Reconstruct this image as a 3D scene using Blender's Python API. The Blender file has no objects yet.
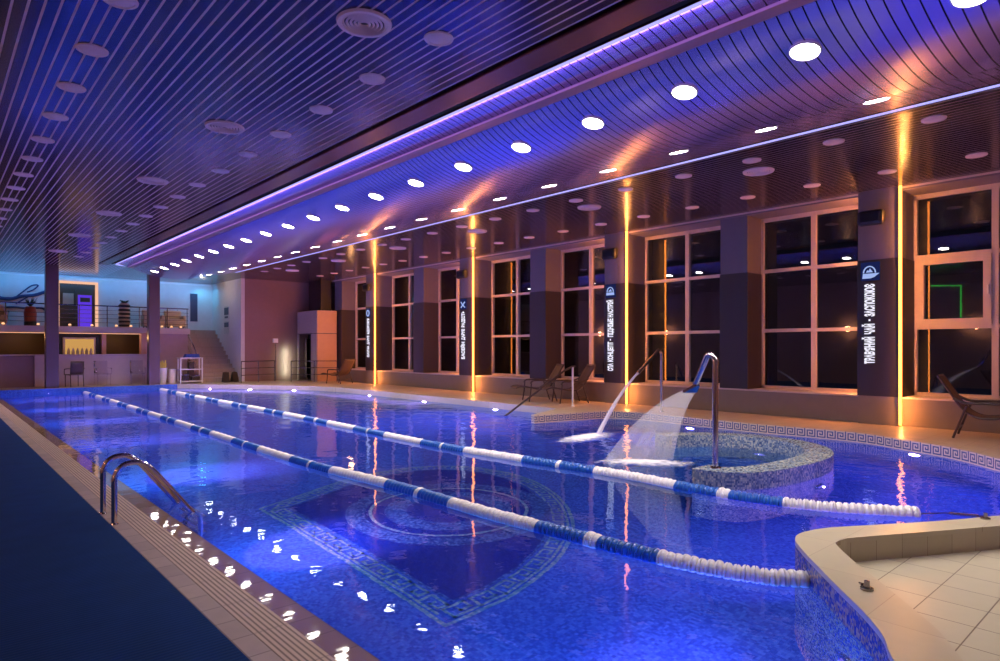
import bpy, bmesh, math, random
from mathutils import Vector, Matrix
from mathutils.geometry import tessellate_polygon
random.seed(7)
PI = math.pi
SC = bpy.context.scene
COL = SC.collection

# ------------------------------------------------------------------ materials
def newmat(name):
    m = bpy.data.materials.new(name); m.use_nodes = True
    nt = m.node_tree; nt.nodes.clear()
    return m, nt, nt.nodes.new('ShaderNodeOutputMaterial')

def nd(nt, typ, ins=None, **props):
    n = nt.nodes.new(typ)
    for k, v in props.items(): setattr(n, k, v)
    for k, v in (ins or {}).items():
        s = n.inputs[k]
        if isinstance(v, bpy.types.NodeSocket): nt.links.new(v, s)
        else: s.default_value = v
    return n

def mth(nt, op, a, b=None, c=None):
    n = nt.nodes.new('ShaderNodeMath'); n.operation = op
    for i, v in enumerate((a, b, c)):
        if v is None: continue
        if isinstance(v, bpy.types.NodeSocket): nt.links.new(v, n.inputs[i])
        else: n.inputs[i].default_value = v
    return n.outputs[0]

def c4(c): return (c[0], c[1], c[2], 1)

def mixc(nt, fac, a, b):
    n = nt.nodes.new('ShaderNodeMix'); n.data_type = 'RGBA'
    for i, v in ((0, fac), (6, a), (7, b)):
        if isinstance(v, bpy.types.NodeSocket): nt.links.new(v, n.inputs[i])
        else: n.inputs[i].default_value = v if i == 0 else c4(v)
    return n.outputs[2]

def coords(nt, out='Object'):
    return nd(nt, 'ShaderNodeTexCoord').outputs[out]

def bsdf(nt, out, color, rough=.5, metal=0., spec=.5, normal=None, **extra):
    ins = {'Roughness': rough, 'Metallic': metal, 'Specular IOR Level': spec}
    p = nd(nt, 'ShaderNodeBsdfPrincipled', ins)
    if isinstance(color, bpy.types.NodeSocket): nt.links.new(color, p.inputs['Base Color'])
    else: p.inputs['Base Color'].default_value = c4(color)
    if normal is not None: nt.links.new(normal, p.inputs['Normal'])
    for k, v in extra.items(): p.inputs[k].default_value = v
    nt.links.new(p.outputs[0], out.inputs[0])
    return p

def plain(name, color, rough=.5, metal=0., spec=.5, var=.08, scale=6., bump=0.):
    m, nt, out = newmat(name)
    no = nd(nt, 'ShaderNodeTexNoise', {'Vector': coords(nt), 'Scale': scale, 'Detail': 4.})
    lo = [max(0, c*(1-var)) for c in color]; hi = [min(1, c*(1+var)) for c in color]
    col = mixc(nt, no.outputs[0], lo, hi)
    nrm = None
    if bump: nrm = nd(nt, 'ShaderNodeBump', {'Strength': bump, 'Distance': .01, 'Height': no.outputs[0]}).outputs[0]
    bsdf(nt, out, col, rough, metal, spec, nrm)
    return m

def glow(name, color, strength):
    m, nt, out = newmat(name)
    e = nd(nt, 'ShaderNodeEmission', {'Color': c4(color), 'Strength': strength})
    nt.links.new(e.outputs[0], out.inputs[0])
    return m

def sep(nt, v):
    return nd(nt, 'ShaderNodeSeparateXYZ', {'Vector': v}).outputs

def mosaic(name, stops, scale=38., rough=.25, grout=.25, rnd=.75):
    """small square glass tiles, a random tint per tile"""
    m, nt, out = newmat(name)
    co = coords(nt)
    vo = nd(nt, 'ShaderNodeTexVoronoi', {'Vector': co, 'Scale': scale, 'Randomness': 0.}, distance='CHEBYCHEV')
    r = sep(nt, nd(nt, 'ShaderNodeVectorMath', {0: vo.outputs['Color']}, operation='ABSOLUTE').outputs[0])[0]
    no = nd(nt, 'ShaderNodeTexNoise', {'Vector': co, 'Scale': 1.1, 'Detail': 3.}).outputs[0]
    f = mth(nt, 'ADD', mth(nt, 'MULTIPLY', r, rnd), mth(nt, 'ADD', mth(nt, 'MULTIPLY', no, .3), (.75-rnd)*.5))
    rp = nd(nt, 'ShaderNodeValToRGB', {'Fac': f})
    el = rp.color_ramp.elements
    el[0].position = stops[0][0]; el[0].color = c4(stops[0][1])
    el[1].position = stops[-1][0]; el[1].color = c4(stops[-1][1])
    for p, c in stops[1:-1]:
        e = el.new(p); e.color = c4(c)
    g = mth(nt, 'GREATER_THAN', vo.outputs['Distance'], .455)
    col = mixc(nt, mth(nt, 'MULTIPLY', g, grout), rp.outputs[0], (.02, .03, .07))
    bsdf(nt, out, col, rough)
    return m

def tiles(name, color, size, rough=.35, joint=(.12, .1, .08), off=(0, 0), w=.006, var=.1, size_y=None, axes=(0, 1), spec=.5, wet=False):
    m, nt, out = newmat(name)
    co = coords(nt); s = sep(nt, co)
    g = None; cells = []
    for ax, o, sz in ((axes[0], off[0], size), (axes[1], off[1], size_y or size)):
        q = mth(nt, 'DIVIDE', mth(nt, 'SUBTRACT', s[ax], o), sz)
        cells.append(mth(nt, 'FLOOR', q))
        a = mth(nt, 'LESS_THAN', mth(nt, 'PINGPONG', mth(nt, 'ADD', q, 100.), .5), w/sz*.5)
        g = a if g is None else mth(nt, 'MAXIMUM', g, a)
    cv = nd(nt, 'ShaderNodeCombineXYZ', {0: cells[0], 1: cells[1]}).outputs[0]
    wn = nd(nt, 'ShaderNodeTexWhiteNoise', {'Vector': cv}).outputs[0]
    no = nd(nt, 'ShaderNodeTexNoise', {'Vector': co, 'Scale': 9., 'Detail': 5.}).outputs[0]
    f = mth(nt, 'ADD', mth(nt, 'MULTIPLY', wn, .5), mth(nt, 'MULTIPLY', no, .5))
    col = mixc(nt, f, [c*(1-var) for c in color], [c*(1+var) for c in color])
    col = mixc(nt, g, col, joint)
    nrm = None
    if wet:                                             # a film of water lies on it
        n1 = nd(nt, 'ShaderNodeTexNoise', {'Vector': co, 'Scale': 4.5, 'Detail': 2.}).outputs[0]
        nrm = nd(nt, 'ShaderNodeBump', {'Strength': 1., 'Distance': .0014, 'Height': n1}).outputs[0]
    bsdf(nt, out, col, rough, 0, spec, nrm)
    return m

M = {}
POW_L, POW_F, POW_R, POW_D, POW_W = 50., 450., 80., 140., 30.
POW_A, POW_C = 14., 42.
M['white_paint'] = plain('white_paint', (.62, .6, .6), .6)
M['mauve_wall'] = plain('mauve_wall', (.42, .3, .29), .6)
M['brown_wall'] = plain('brown_wall', (.24, .135, .125), .6)
M['grey_panel'] = plain('grey_panel', (.17, .145, .175), .55)
M['dark_panel'] = plain('dark_panel', (.03, .022, .027), .5)
M['sill_grey'] = plain('sill_grey', (.24, .19, .155), .6)
M['window_white'] = plain('window_white', (.6, .5, .46), .45)
M['chrome'] = plain('chrome', (.62, .58, .58), .13, 1., var=.03)
M['dark_chrome'] = plain('dark_chrome', (.3, .28, .3), .2, 1., var=.03)
M['black'] = plain('black', (.012, .011, .013), .4)
M['black_gap'] = plain('black_gap', (.004, .004, .006), .8)
M['brown_band'] = plain('brown_band', (.16, .07, .075), .25, .7, var=.05)
M['pink_beam'] = plain('pink_beam', (.42, .25, .3), .35, .5, var=.04)
M['white_plastic'] = plain('white_plastic', (.75, .73, .75), .35)
M['disc_paint'] = plain('disc_paint', (.72, .6, .6), .5)
M['blue_plastic'] = plain('blue_plastic', (.015, .11, .45), .35)
M['rattan'] = plain('rattan', (.09, .055, .045), .6, var=.35, scale=60)
M['rattan_frame'] = plain('rattan_frame', (.05, .03, .027), .4)
M['column'] = plain('column', (.10, .065, .085), .35)
M['stair'] = tiles('stair_tile', (.36, .27, .22), .4, axes=(0, 2))
M['orange_board'] = plain('orange_board', (.5, .3, .2), .5)
M['beige_board'] = plain('beige_board', (.42, .33, .30), .5)
M['bar_dark'] = plain('bar_dark', (.07, .04, .02), .5)
M['bar_front'] = plain('bar_front', (.52, .42, .44), .45)
M['bar_brown'] = plain('bar_brown', (.26, .17, .18), .45)
M['ink'] = plain('ink', (.02, .045, .14), .7)
M['plant'] = plain('plant', (.02, .06, .02), .6, var=.4, scale=30)
M['red_pot'] = plain('red_pot', (.32, .05, .03), .3)
M['cream'] = plain('cream', (.6, .5, .4), .7)
M['yellow'] = plain('yellow', (.75, .6, .12), .6)
M['towel_blue'] = plain('towel_blue', (.03, .08, .3), .9)
M['notice_dark'] = plain('notice_dark', (.03, .05, .1), .4)
M['notice_light'] = plain('notice_light', (.5, .52, .52), .4)

M['amber'] = glow('amber_led', (1, .27, .042), 8.)
M['cool_led'] = glow('cool_led', (.44, .42, 1.), 1.25)
M['cyan_led'] = glow('cyan_led', (.22, .62, .9), 1.1)
M['lamp_white'] = glow('lamp_white', (1, .93, .84), 45)
M['sign_white'] = glow('sign_white', (.9, .88, 1.), 1.15)
M['sign_blue'] = glow('sign_blue', (.42, .55, 1.), .9)
M['sign_halo'] = glow('sign_halo', (.02, .03, .16), .5)
M['door_violet_light'] = glow('door_violet_light', (.16, .06, 1.), .75)
M['warm_lamp'] = glow('warm_lamp', (1, .5, .25), 1.6)
M['orange_lit_frame'] = glow('orange_lit_frame', (1, .55, .36), 1.0)
M['lit_cabinet'] = glow('lit_cabinet', (.85, .45, .13), .75)
M['violet_lens'] = glow('violet_lens', (.6, .42, 1.), 9.)
M['dim_lens'] = glow('dim_lens', (.35, .25, 1.), .8)
M['pink_lens'] = glow('pink_lens', (1., .5, .8), 7.)
M['green_neon'] = glow('green_neon', (.1, 1., .12), 2.0)
M['red_neon'] = glow('red_neon', (1., .08, .1), 2.0)

BLUE = [(.1, (.014, .04, .2)), (.4, (.032, .095, .36)), (.65, (.055, .16, .47)), (.95, (.12, .28, .6))]
M['pool_tile'] = mosaic('pool_mosaic_blue', BLUE, rnd=.42)
M['navy_tile'] = mosaic('pool_mosaic_navy', [(.1, (.002, .012, .11)), (.6, (.004, .024, .21)), (.95, (.01, .045, .28))], rnd=.4)
M['pale_tile'] = mosaic('pool_mosaic_pale', [(.1, (.2, .2, .34)), (.5, (.3, .32, .48)), (.95, (.42, .46, .6))], rnd=.5)
M['key_tile'] = mosaic('pool_mosaic_key', [(.1, (.06, .20, .26)), (.5, (.18, .36, .36)), (.95, (.42, .52, .36))])
M['ring_tile'] = mosaic('pool_mosaic_ring', [(.1, (.006, .03, .15)), (.5, (.02, .075, .26)), (.95, (.10, .22, .38))])
M['grey_mosaic'] = mosaic('island_mosaic', [(.08, (.03, .06, .16)), (.45, (.14, .19, .3)), (.7, (.26, .31, .34)), (.95, (.5, .48, .4))], 48.)
M['curb_mosaic'] = mosaic('curb_mosaic', [(.08, (.012, .03, .2)), (.45, (.03, .07, .3)), (.6, (.3, .2, .16)), (.95, (.5, .4, .32))], 60.)

M['coping'] = tiles('coping_stone', (.50, .45, .335), .6, rough=.3, var=.12, joint=(.34, .27, .2), w=.004)
M['floor_tile'] = tiles('floor_tile', (.52, .48, .37), .31, rough=.3, off=(.02, .895), var=.1, joint=(.16, .12, .09), w=.007)
M['riser_tile'] = tiles('riser_tile', (.5, .44, .32), .2, rough=.4, var=.1, joint=(.26, .2, .14), w=.004, size_y=2.)
M['deck_tile'] = tiles('deck_tile', (.46, .36, .27), .3, rough=.38, var=.1, joint=(.3, .22, .16), w=.006)
M['edge_tile'] = tiles('edge_tile', (.5, .41, .36), .12, rough=.4, var=.25, joint=(.16, .12, .11), w=.006, off=(1.205, 0), size_y=.25)
M['ledge'] = tiles('ledge_tile', (.34, .23, .18), .25, rough=.03, var=.1, joint=(.2, .14, .11), w=.006, wet=True)

def mk_mat():
    m, nt, out = newmat('blue_matting')
    co = coords(nt); s = sep(nt, co)
    wv = mth(nt, 'PINGPONG', mth(nt, 'MULTIPLY', s[1], 60.), 1.)
    no = nd(nt, 'ShaderNodeTexNoise', {'Vector': co, 'Scale': 4., 'Detail': 6.}).outputs[0]
    col = mixc(nt, mth(nt, 'ADD', mth(nt, 'MULTIPLY', wv, .45), mth(nt, 'MULTIPLY', no, .5)), (.004, .03, .13), (.010, .07, .29))
    bp = nd(nt, 'ShaderNodeBump', {'Strength': .4, 'Distance': .004, 'Height': wv}).outputs[0]
    bsdf(nt, out, col, .75, 0, .12, normal=bp)
    return m
M['mat'] = mk_mat()

def mk_grate():
    m, nt, out = newmat('overflow_grate')
    s = sep(nt, coords(nt))
    a = mth(nt, 'PINGPONG', mth(nt, 'DIVIDE', mth(nt, 'SUBTRACT', s[0], 1.323), .0145), 1.)
    g = mth(nt, 'LESS_THAN', a, .38)
    b = mth(nt, 'LESS_THAN', mth(nt, 'PINGPONG', mth(nt, 'DIVIDE', s[1], .5), .5), .006)
    g = mth(nt, 'MAXIMUM', g, b)
    col = mixc(nt, g, (.72, .58, .46), (.26, .19, .15))
    bp = nd(nt, 'ShaderNodeBump', {'Strength': .6, 'Distance': .006, 'Height': mth(nt, 'SUBTRACT', 1., g)}).outputs[0]
    bsdf(nt, out, col, .45, normal=bp)
    return m
M['grate'] = mk_grate()

def mk_ceiling(name, dark, light, wid, spec, rough, metal):
    """dark glossy slats along the hall with bright metal inserts between them"""
    m, nt, out = newmat(name)
    s = sep(nt, coords(nt))
    a = mth(nt, 'PINGPONG', mth(nt, 'DIVIDE', s[0], .105), .5)
    g = mth(nt, 'LESS_THAN', a, wid)
    col = mixc(nt, g, dark, light)
    bp = nd(nt, 'ShaderNodeBump', {'Strength': .25, 'Distance': .01, 'Height': mth(nt, 'SMOOTH_MIN', a, .12, .05)}).outputs[0]
    rg = mth(nt, 'ADD', rough, mth(nt, 'MULTIPLY', g, .25))
    p = bsdf(nt, out, col, .3, .0, spec, normal=bp)
    nt.links.new(mth(nt, 'MULTIPLY', mth(nt, 'SUBTRACT', 1., g), metal), p.inputs['Metallic'])
    nt.links.new(rg, p.inputs['Roughness'])
    return m
M['ceiling'] = mk_ceiling('slat_ceiling', (.032, .017, .07), (.54, .39, .39), .098, .3, .17, .92)
M['ceiling_aisle'] = mk_ceiling('aisle_slat_ceiling', (.010, .007, .011), (.22, .155, .175), .08, .36, .18, .0)


def mk_canopy():
    m, nt, out = newmat('canopy_slats')
    s = sep(nt, coords(nt))
    a = mth(nt, 'PINGPONG', mth(nt, 'DIVIDE', s[1], .107), .5)
    g = mth(nt, 'LESS_THAN', a, .06)
    col = mixc(nt, g, (.60, .47, .90), (.03, .025, .05))
    bp = nd(nt, 'ShaderNodeBump', {'Strength': .3, 'Distance': .01, 'Height': mth(nt, 'SUBTRACT', 1., g)}).outputs[0]
    bsdf(nt, out, col, .24, .78, normal=bp)
    return m
M['canopy'] = mk_canopy()

def mk_water():
    m, nt, out = newmat('pool_water')
    co = coords(nt)
    mp = nd(nt, 'ShaderNodeMapping', {'Vector': co, 'Scale': (1., 1., 1.)}).outputs[0]
    n1 = nd(nt, 'ShaderNodeTexNoise', {'Vector': mp, 'Scale': 2.3, 'Detail': 2.}).outputs[0]
    n2 = nd(nt, 'ShaderNodeTexNoise', {'Vector': mp, 'Scale': 9., 'Detail': 2.}).outputs[0]
    # the jets ruffle the water around the spouts
    d = nd(nt, 'ShaderNodeVectorMath', {0: co, 1: (8.4, 6.2, 0.)}, operation='DISTANCE').outputs[1]
    k = mth(nt, 'MAXIMUM', mth(nt, 'SUBTRACT', 1., mth(nt, 'DIVIDE', d, 3.2)), 0.)
    h = mth(nt, 'ADD', mth(nt, 'MULTIPLY', n1, 1.), mth(nt, 'MULTIPLY', n2, .2))
    xr = nd(nt, 'ShaderNodeMapRange', {'Value': sep(nt, co)[0], 'From Min': 5.5, 'From Max': 9.5, 'To Min': 0., 'To Max': 6.}).outputs[0]
    yr = nd(nt, 'ShaderNodeMapRange', {'Value': sep(nt, co)[1], 'From Min': 7., 'From Max': 15., 'To Min': 0., 'To Max': 4.}).outputs[0]
    h = mth(nt, 'MULTIPLY', h, mth(nt, 'ADD', mth(nt, 'ADD', mth(nt, 'ADD', 1., yr), xr), mth(nt, 'MULTIPLY', k, 2.)))
    bp = nd(nt, 'ShaderNodeBump', {'Strength': 1., 'Distance': .003, 'Height': h}).outputs[0]
    g = nd(nt, 'ShaderNodeBsdfGlass', {'Color': (.78, .92, 1., 1), 'Roughness': 0., 'IOR': 1.333, 'Normal': bp})
    nt.links.new(g.outputs[0], out.inputs[0])
    return m
M['water'] = mk_water()

def mk_glass(name, tint, ior=1.5, gain=1.7):
    m, nt, out = newmat(name)
    t = nd(nt, 'ShaderNodeBsdfTransparent', {'Color': c4(tint)})
    g = nd(nt, 'ShaderNodeBsdfGlossy', {'Color': (1, 1, 1, 1), 'Roughness': 0.})
    fr = nd(nt, 'ShaderNodeFresnel', {'IOR': ior})
    mx = nd(nt, 'ShaderNodeMixShader', {0: mth(nt, 'MULTIPLY', fr.outputs[0], gain), 1: t.outputs[0], 2: g.outputs[0]})
    nt.links.new(mx.outputs[0], out.inputs[0])
    return m
M['glass'] = mk_glass('window_glass', (.8, .82, .82))
M['acrylic'] = mk_glass('clear_acrylic', (.93, .92, .95), 1.3, 1.)

def mk_spray(name, dens):
    m, nt, out = newmat(name)
    co = coords(nt, 'UV')
    mp = nd(nt, 'ShaderNodeMapping', {'Vector': co, 'Scale': (26., 2., 1.)}).outputs[0]
    no = nd(nt, 'ShaderNodeTexNoise', {'Vector': mp, 'Scale': 1., 'Detail': 4.}).outputs[0]
    f = mth(nt, 'MULTIPLY', no, dens)
    t = nd(nt, 'ShaderNodeBsdfTransparent', {'Color': (1, 1, 1, 1)})
    d = nd(nt, 'ShaderNodeBsdfDiffuse', {'Color': (.85, .85, .9, 1)})
    l = nd(nt, 'ShaderNodeBsdfTranslucent', {'Color': (.85, .85, .9, 1)})
    a = nd(nt, 'ShaderNodeMixShader', {0: .5, 1: d.outputs[0], 2: l.outputs[0]})
    mx = nd(nt, 'ShaderNodeMixShader', {0: f, 1: t.outputs[0], 2: a.outputs[0]})
    nt.links.new(mx.outputs[0], out.inputs[0])
    return m
M['spray'] = mk_spray('falling_water', .42)
M['stream'] = mk_spray('water_stream', 1.3)

def mk_foam():
    m, nt, out = newmat('foam')
    uv = coords(nt, 'UV'); s = sep(nt, uv)
    r = nd(nt, 'ShaderNodeVectorMath', {0: uv, 1: (.5, .5, 0)}, operation='DISTANCE').outputs[1]
    no = nd(nt, 'ShaderNodeTexNoise', {'Vector': coords(nt), 'Scale': 9., 'Detail': 6.}).outputs[0]
    f = mth(nt, 'SUBTRACT', mth(nt, 'ADD', no, .45), mth(nt, 'MULTIPLY', r, 2.1))
    f = nd(nt, 'ShaderNodeMapRange', {'Value': f, 'From Min': 0., 'From Max': .7, 'To Min': 0., 'To Max': .85}).outputs[0]
    t = nd(nt, 'ShaderNodeBsdfTransparent', {'Color': (1, 1, 1, 1)})
    d = nd(nt, 'ShaderNodeBsdfDiffuse', {'Color': (.85, .87, .92, 1)})
    mx = nd(nt, 'ShaderNodeMixShader', {0: f, 1: t.outputs[0], 2: d.outputs[0]})
    nt.links.new(mx.outputs[0], out.inputs[0])
    return m
M['foam'] = mk_foam()

def mk_key_band():
    """Greek key band in small tiles: u runs along the wall, v up it"""
    m, nt, out = newmat('greek_key_band')
    s = sep(nt, coords(nt, 'UV'))
    rows = ['11111110', '10000010', '10111010', '10101010', '10100010', '10111110', '10000000', '11111111'][::-1]
    uc = mth(nt, 'FLOOR', mth(nt, 'MULTIPLY', mth(nt, 'FRACT', mth(nt, 'DIVIDE', s[0], .165)), 8.))
    vc = mth(nt, 'FLOOR', mth(nt, 'MULTIPLY', s[1], 8.))
    tot = None
    for j, row in enumerate(rows):
        rs = mth(nt, 'COMPARE', vc, float(j), .5)
        acc = None
        for i, ch in enumerate(row):
            if ch == '1':
                c = mth(nt, 'COMPARE', uc, float(i), .5)
                acc = c if acc is None else mth(nt, 'ADD', acc, c)
        v = mth(nt, 'MULTIPLY', rs, acc)
        tot = v if tot is None else mth(nt, 'ADD', tot, v)
    col = mixc(nt, tot, (.03, .06, .15), (.85, .68, .42))
    no = nd(nt, 'ShaderNodeTexNoise', {'Vector': coords(nt), 'Scale': 40.}).outputs[0]
    col = mixc(nt, mth(nt, 'MULTIPLY', no, .5), col, (.2, .2, .22))
    bsdf(nt, out, col, .3)
    return m
M['key_band'] = mk_key_band()

# ------------------------------------------------------------------ mesh helpers
class MB:
    def __init__(self): self.bm = bmesh.new(); self.uv = None
    def box(self, x0, x1, y0, y1, z0, z1, mat=None, bevel=0):
        r = bmesh.ops.create_cube(self.bm, size=1)
        vs = r['verts']
        T = Matrix.Translation(((x0+x1)/2, (y0+y1)/2, (z0+z1)/2)) @ Matrix.Diagonal((x1-x0, y1-y0, z1-z0, 1))
        if mat is not None: T = mat @ T
        bmesh.ops.transform(self.bm, matrix=T, verts=vs)
        if bevel:
            es = list({e for v in vs for e in v.link_edges})
            bmesh.ops.bevel(self.bm, geom=es, offset=bevel, segments=2, affect='EDGES', profile=.5)
        return self
    def cyl(self, p0, p1, r0, r1=None, seg=20, caps=True):
        p0, p1 = Vector(p0), Vector(p1); d = p1-p0
        r1 = r0 if r1 is None else r1
        q = Vector((0, 0, 1)).rotation_difference(d.normalized()).to_matrix().to_4x4()
        bmesh.ops.create_cone(self.bm, cap_ends=caps, segments=seg, radius1=r0, radius2=r1, depth=d.length,
                              matrix=Matrix.Translation((p0+p1)/2) @ q)
        return self
    def tube(self, pts, r, seg=10, caps=True):
        pts = [Vector(p) for p in pts]; n = len(pts)
        rs = r if isinstance(r, (list, tuple)) else [r]*n
        t0 = (pts[1]-pts[0]).normalized()
        up = Vector((0, 0, 1)) if abs(t0.z) < .9 else Vector((1, 0, 0))
        nrm = (up - t0*up.dot(t0)).normalized()
        rings = []; pt = t0
        for i, p in enumerate(pts):
            t = (pts[min(i+1, n-1)]-pts[max(i-1, 0)]).normalized()
            nrm = pt.rotation_difference(t) @ nrm; nrm = (nrm - t*nrm.dot(t)).normalized(); pt = t
            b = t.cross(nrm)
            rings.append([self.bm.verts.new(p + (nrm*math.cos(2*PI*k/seg) + b*math.sin(2*PI*k/seg))*rs[i]) for k in range(seg)])
        for a, b in zip(rings, rings[1:]):
            for k in range(seg): self.bm.faces.new((a[k], a[(k+1) % seg], b[(k+1) % seg], b[k]))
        if caps: self.bm.faces.new(rings[0][::-1]); self.bm.faces.new(rings[-1])
        return self
    def lathe(self, prof, c=(0, 0, 0), seg=24, T=None):
        rings = []
        for r, z in prof:
            rings.append([self.bm.verts.new((T or Matrix()) @ Vector((c[0]+max(r, 1e-4)*math.cos(2*PI*k/seg), c[1]+max(r, 1e-4)*math.sin(2*PI*k/seg), c[2]+z))) for k in range(seg)])
        for a, b in zip(rings, rings[1:]):
            for k in range(seg): self.bm.faces.new((a[k], a[(k+1) % seg], b[(k+1) % seg], b[k]))
        return self
    def poly(self, loops, z0, z1=None):
        """flat polygon with holes (z1 None) or a prism from z0 to z1; loops[0] is the outline"""
        L = [[Vector((p[0], p[1], 0)) for p in l] for l in loops]
        tri = tessellate_polygon(L)
        flat = [p for l in L for p in l]
        def layer(z): return [self.bm.verts.new((p.x, p.y, z)) for p in flat]
        def cap(vs, up):
            for t in tri:
                a, b, c = (flat[i] for i in t)
                ccw = (b-a).cross(c-a).z > 0
                if abs((b-a).cross(c-a).z) < 1e-9: continue
                try: self.bm.faces.new([vs[i] for i in (t if ccw == up else t[::-1])])
                except ValueError: pass
        if z1 is None: cap(layer(z0), True); return self
        lo, hi = layer(z0), layer(z1)
        cap(lo, False); cap(hi, True)
        o = 0
        for l in L:
            n = len(l)
            for i in range(n):
                j = (i+1) % n
                self.bm.faces.new((lo[o+i], lo[o+j], hi[o+j], hi[o+i]))
            o += n
        return self
    def ribbon(self, line, z0, z1, v0=0., v1=1.):
        """vertical wall along a plan line, with u = metres along it"""
        uv = self.bm.loops.layers.uv.verify(); u = 0
        for a, b in zip(line, line[1:]):
            l = math.hypot(b[0]-a[0], b[1]-a[1])
            vs = [self.bm.verts.new(p) for p in ((a[0], a[1], z0), (b[0], b[1], z0), (b[0], b[1], z1), (a[0], a[1], z1))]
            f = self.bm.faces.new(vs)
            for lp, t in zip(f.loops, ((u, v0), (u+l, v0), (u+l, v1), (u, v1))): lp[uv].uv = t
            u += l
        return self
    def quad(self, *p):
        self.bm.faces.new([self.bm.verts.new(q) for q in p]); return self
    def grid(self, P):
        uv = self.bm.loops.layers.uv.verify()
        n, mm = len(P), len(P[0])
        V = [[self.bm.verts.new(p) for p in row] for row in P]
        for i in range(n-1):
            for j in range(mm-1):
                f = self.bm.faces.new((V[i][j], V[i][j+1], V[i+1][j+1], V[i+1][j]))
                for lp, (a, b) in zip(f.loops, ((i, j), (i, j+1), (i+1, j+1), (i+1, j))):
                    lp[uv].uv = (b/(mm-1), a/(n-1))
        return self
    def build(self, name, mat, parent=None, smooth=False, solid=0):
        me = bpy.data.meshes.new(name)
        bmesh.ops.recalc_face_normals(self.bm, faces=self.bm.faces[:])
        self.bm.to_mesh(me); self.bm.free()
        for m in (mat if isinstance(mat, (list, tuple)) else [mat]): me.materials.append(M[m])
        o = bpy.data.objects.new(name, me); COL.objects.link(o)
        if parent is not None: o.parent = parent
        if smooth:
            for p in me.polygons: p.use_smooth = True
            try: me.set_sharp_from_angle(angle=math.radians(40))
            except Exception: pass
        if solid:
            md = o.modifiers.new('thickness', 'SOLIDIFY'); md.thickness = solid; md.offset = 0
        return o

def struct(o):
    o['kind'] = 'structure'; return o

def tag(o, label, cat, group=None, kind=None):
    o['label'] = label; o['category'] = cat
    if group: o['group'] = group
    if kind: o['kind'] = kind
    return o

def thing(name, label, cat, loc=(0, 0, 0), rz=0, group=None):
    o = bpy.data.objects.new(name, None); COL.objects.link(o)
    o.location = loc; o.rotation_euler = (0, 0, rz); o.empty_display_size = .1
    return tag(o, label, cat, group)

def dup(o, loc=None, rz=None, label=None, group=None, parent=None):
    c = o.copy(); COL.objects.link(c)
    if parent is not None: c.parent = parent
    if loc is not None: c.location = loc
    if rz is not None: c.rotation_euler = (0, 0, rz)
    if label: c['label'] = label
    if group: c['group'] = group
    for ch in list(o.children): dup(ch, parent=c)
    return c

ORD = ['first', 'second', 'third', 'fourth', 'fifth', 'sixth', 'seventh', 'eighth', 'ninth', 'tenth', 'eleventh', 'twelfth', 'thirteenth',
       'fourteenth', 'fifteenth', 'sixteenth', 'seventeenth', 'eighteenth', 'nineteenth', 'twentieth', 'twenty-first', 'twenty-second',
       'twenty-third', 'twenty-fourth', 'twenty-fifth', 'twenty-sixth']

def smoothline(pts, n=6, closed=False):
    """Catmull-Rom through plan points"""
    out = []; N = len(pts)
    rng = range(N if closed else N-1)
    for i in rng:
        g = (lambda k: pts[k % N]) if closed else (lambda k: pts[max(0, min(N-1, k))])
        p0, p1, p2, p3 = g(i-1), g(i), g(i+1), g(i+2)
        for s in range(n):
            t = s/n
            out.append(tuple(.5*((2*b) + (c-a)*t + (2*a-5*b+4*c-d)*t*t + (-a+3*b-3*c+d)*t**3) for a, b, c, d in zip(p0, p1, p2, p3)))
    if not closed: out.append(tuple(pts[-1]))
    return out

def offset(line, d):
    out = []
    for i, p in enumerate(line):
        a = line[max(0, i-1)]; b = line[min(len(line)-1, i+1)]
        t = Vector((b[0]-a[0], b[1]-a[1])).normalized()
        out.append((p[0]-t.y*d, p[1]+t.x*d))
    return out

# ------------------------------------------------------------------ camera
F, CX, HZ = 640., 500., 348.
EYE = 1.56
TH = math.atan2(572., 640.)
cam = bpy.data.cameras.new('camera'); cam_o = bpy.data.objects.new('camera', cam); COL.objects.link(cam_o)
cam_o.location = (0, 0, EYE); cam_o.rotation_euler = (PI/2, 0, -TH)
cam.sensor_width = 36; cam.lens = 36*F/1000; cam.shift_y = (HZ-330.5)/1000
cam.clip_start = .05; SC.camera = cam_o

# ------------------------------------------------------------------ dimensions
Z_DECK, Z_CURB, Z_CEIL, Z_POOL = .16, .18, 4.46, -1.3
X_L, X_DECKL, X_GRATE, X_LEDGE, X_POOL = -2.6, 1.205, 1.323, 1.52, 1.685
Y_NEAR, Y_FAR, Y_BACK = -3.5, 26.8, 30.6
X_FACE, X_WIN = 12.94, 13.75
RIM = .03                               # left pool wall stops just under the water

right_edge = [(7.2, 26.8), (7.6, 26.5), (8.6, 25.0), (9.6, 23.6), (10.55, 22.0), (10.9, 20.4), (10.9, 15.), (10.85, 10.15)]
spit = [(10.85, 10.15), (9.42, 9.56), (9.36, 9.40), (10.6, 9.14)]
curve = smoothline([(10.6, 9.14), (11.3, 8.92), (11.52, 8.1), (11.42, 6.9), (11.36, 5.6), (11.45, 4.5), (11.4, 3.8), (11.1, 3.2), (10.7, 2.45), (10.03, 1.78), (9.2, 1.0), (8.2, .6), (7.4, .76)], 5)
curb_out = smoothline([(7.4, .76), (6.58, 1.19), (6.03, 1.47), (5.54, 1.76), (5.17, 1.98), (4.96, 2.05), (4.81, 2.065), (4.69, 2.035), (4.58, 1.975), (4.36, 1.81), (4.1, 1.6), (3.89, 1.43), (3.7, 1.27), (3.53, 1.14), (3.39, 1.05), (3.2, .96), (2.9, .75), (2.4, .35), (1.685, .0)], 3)
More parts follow.
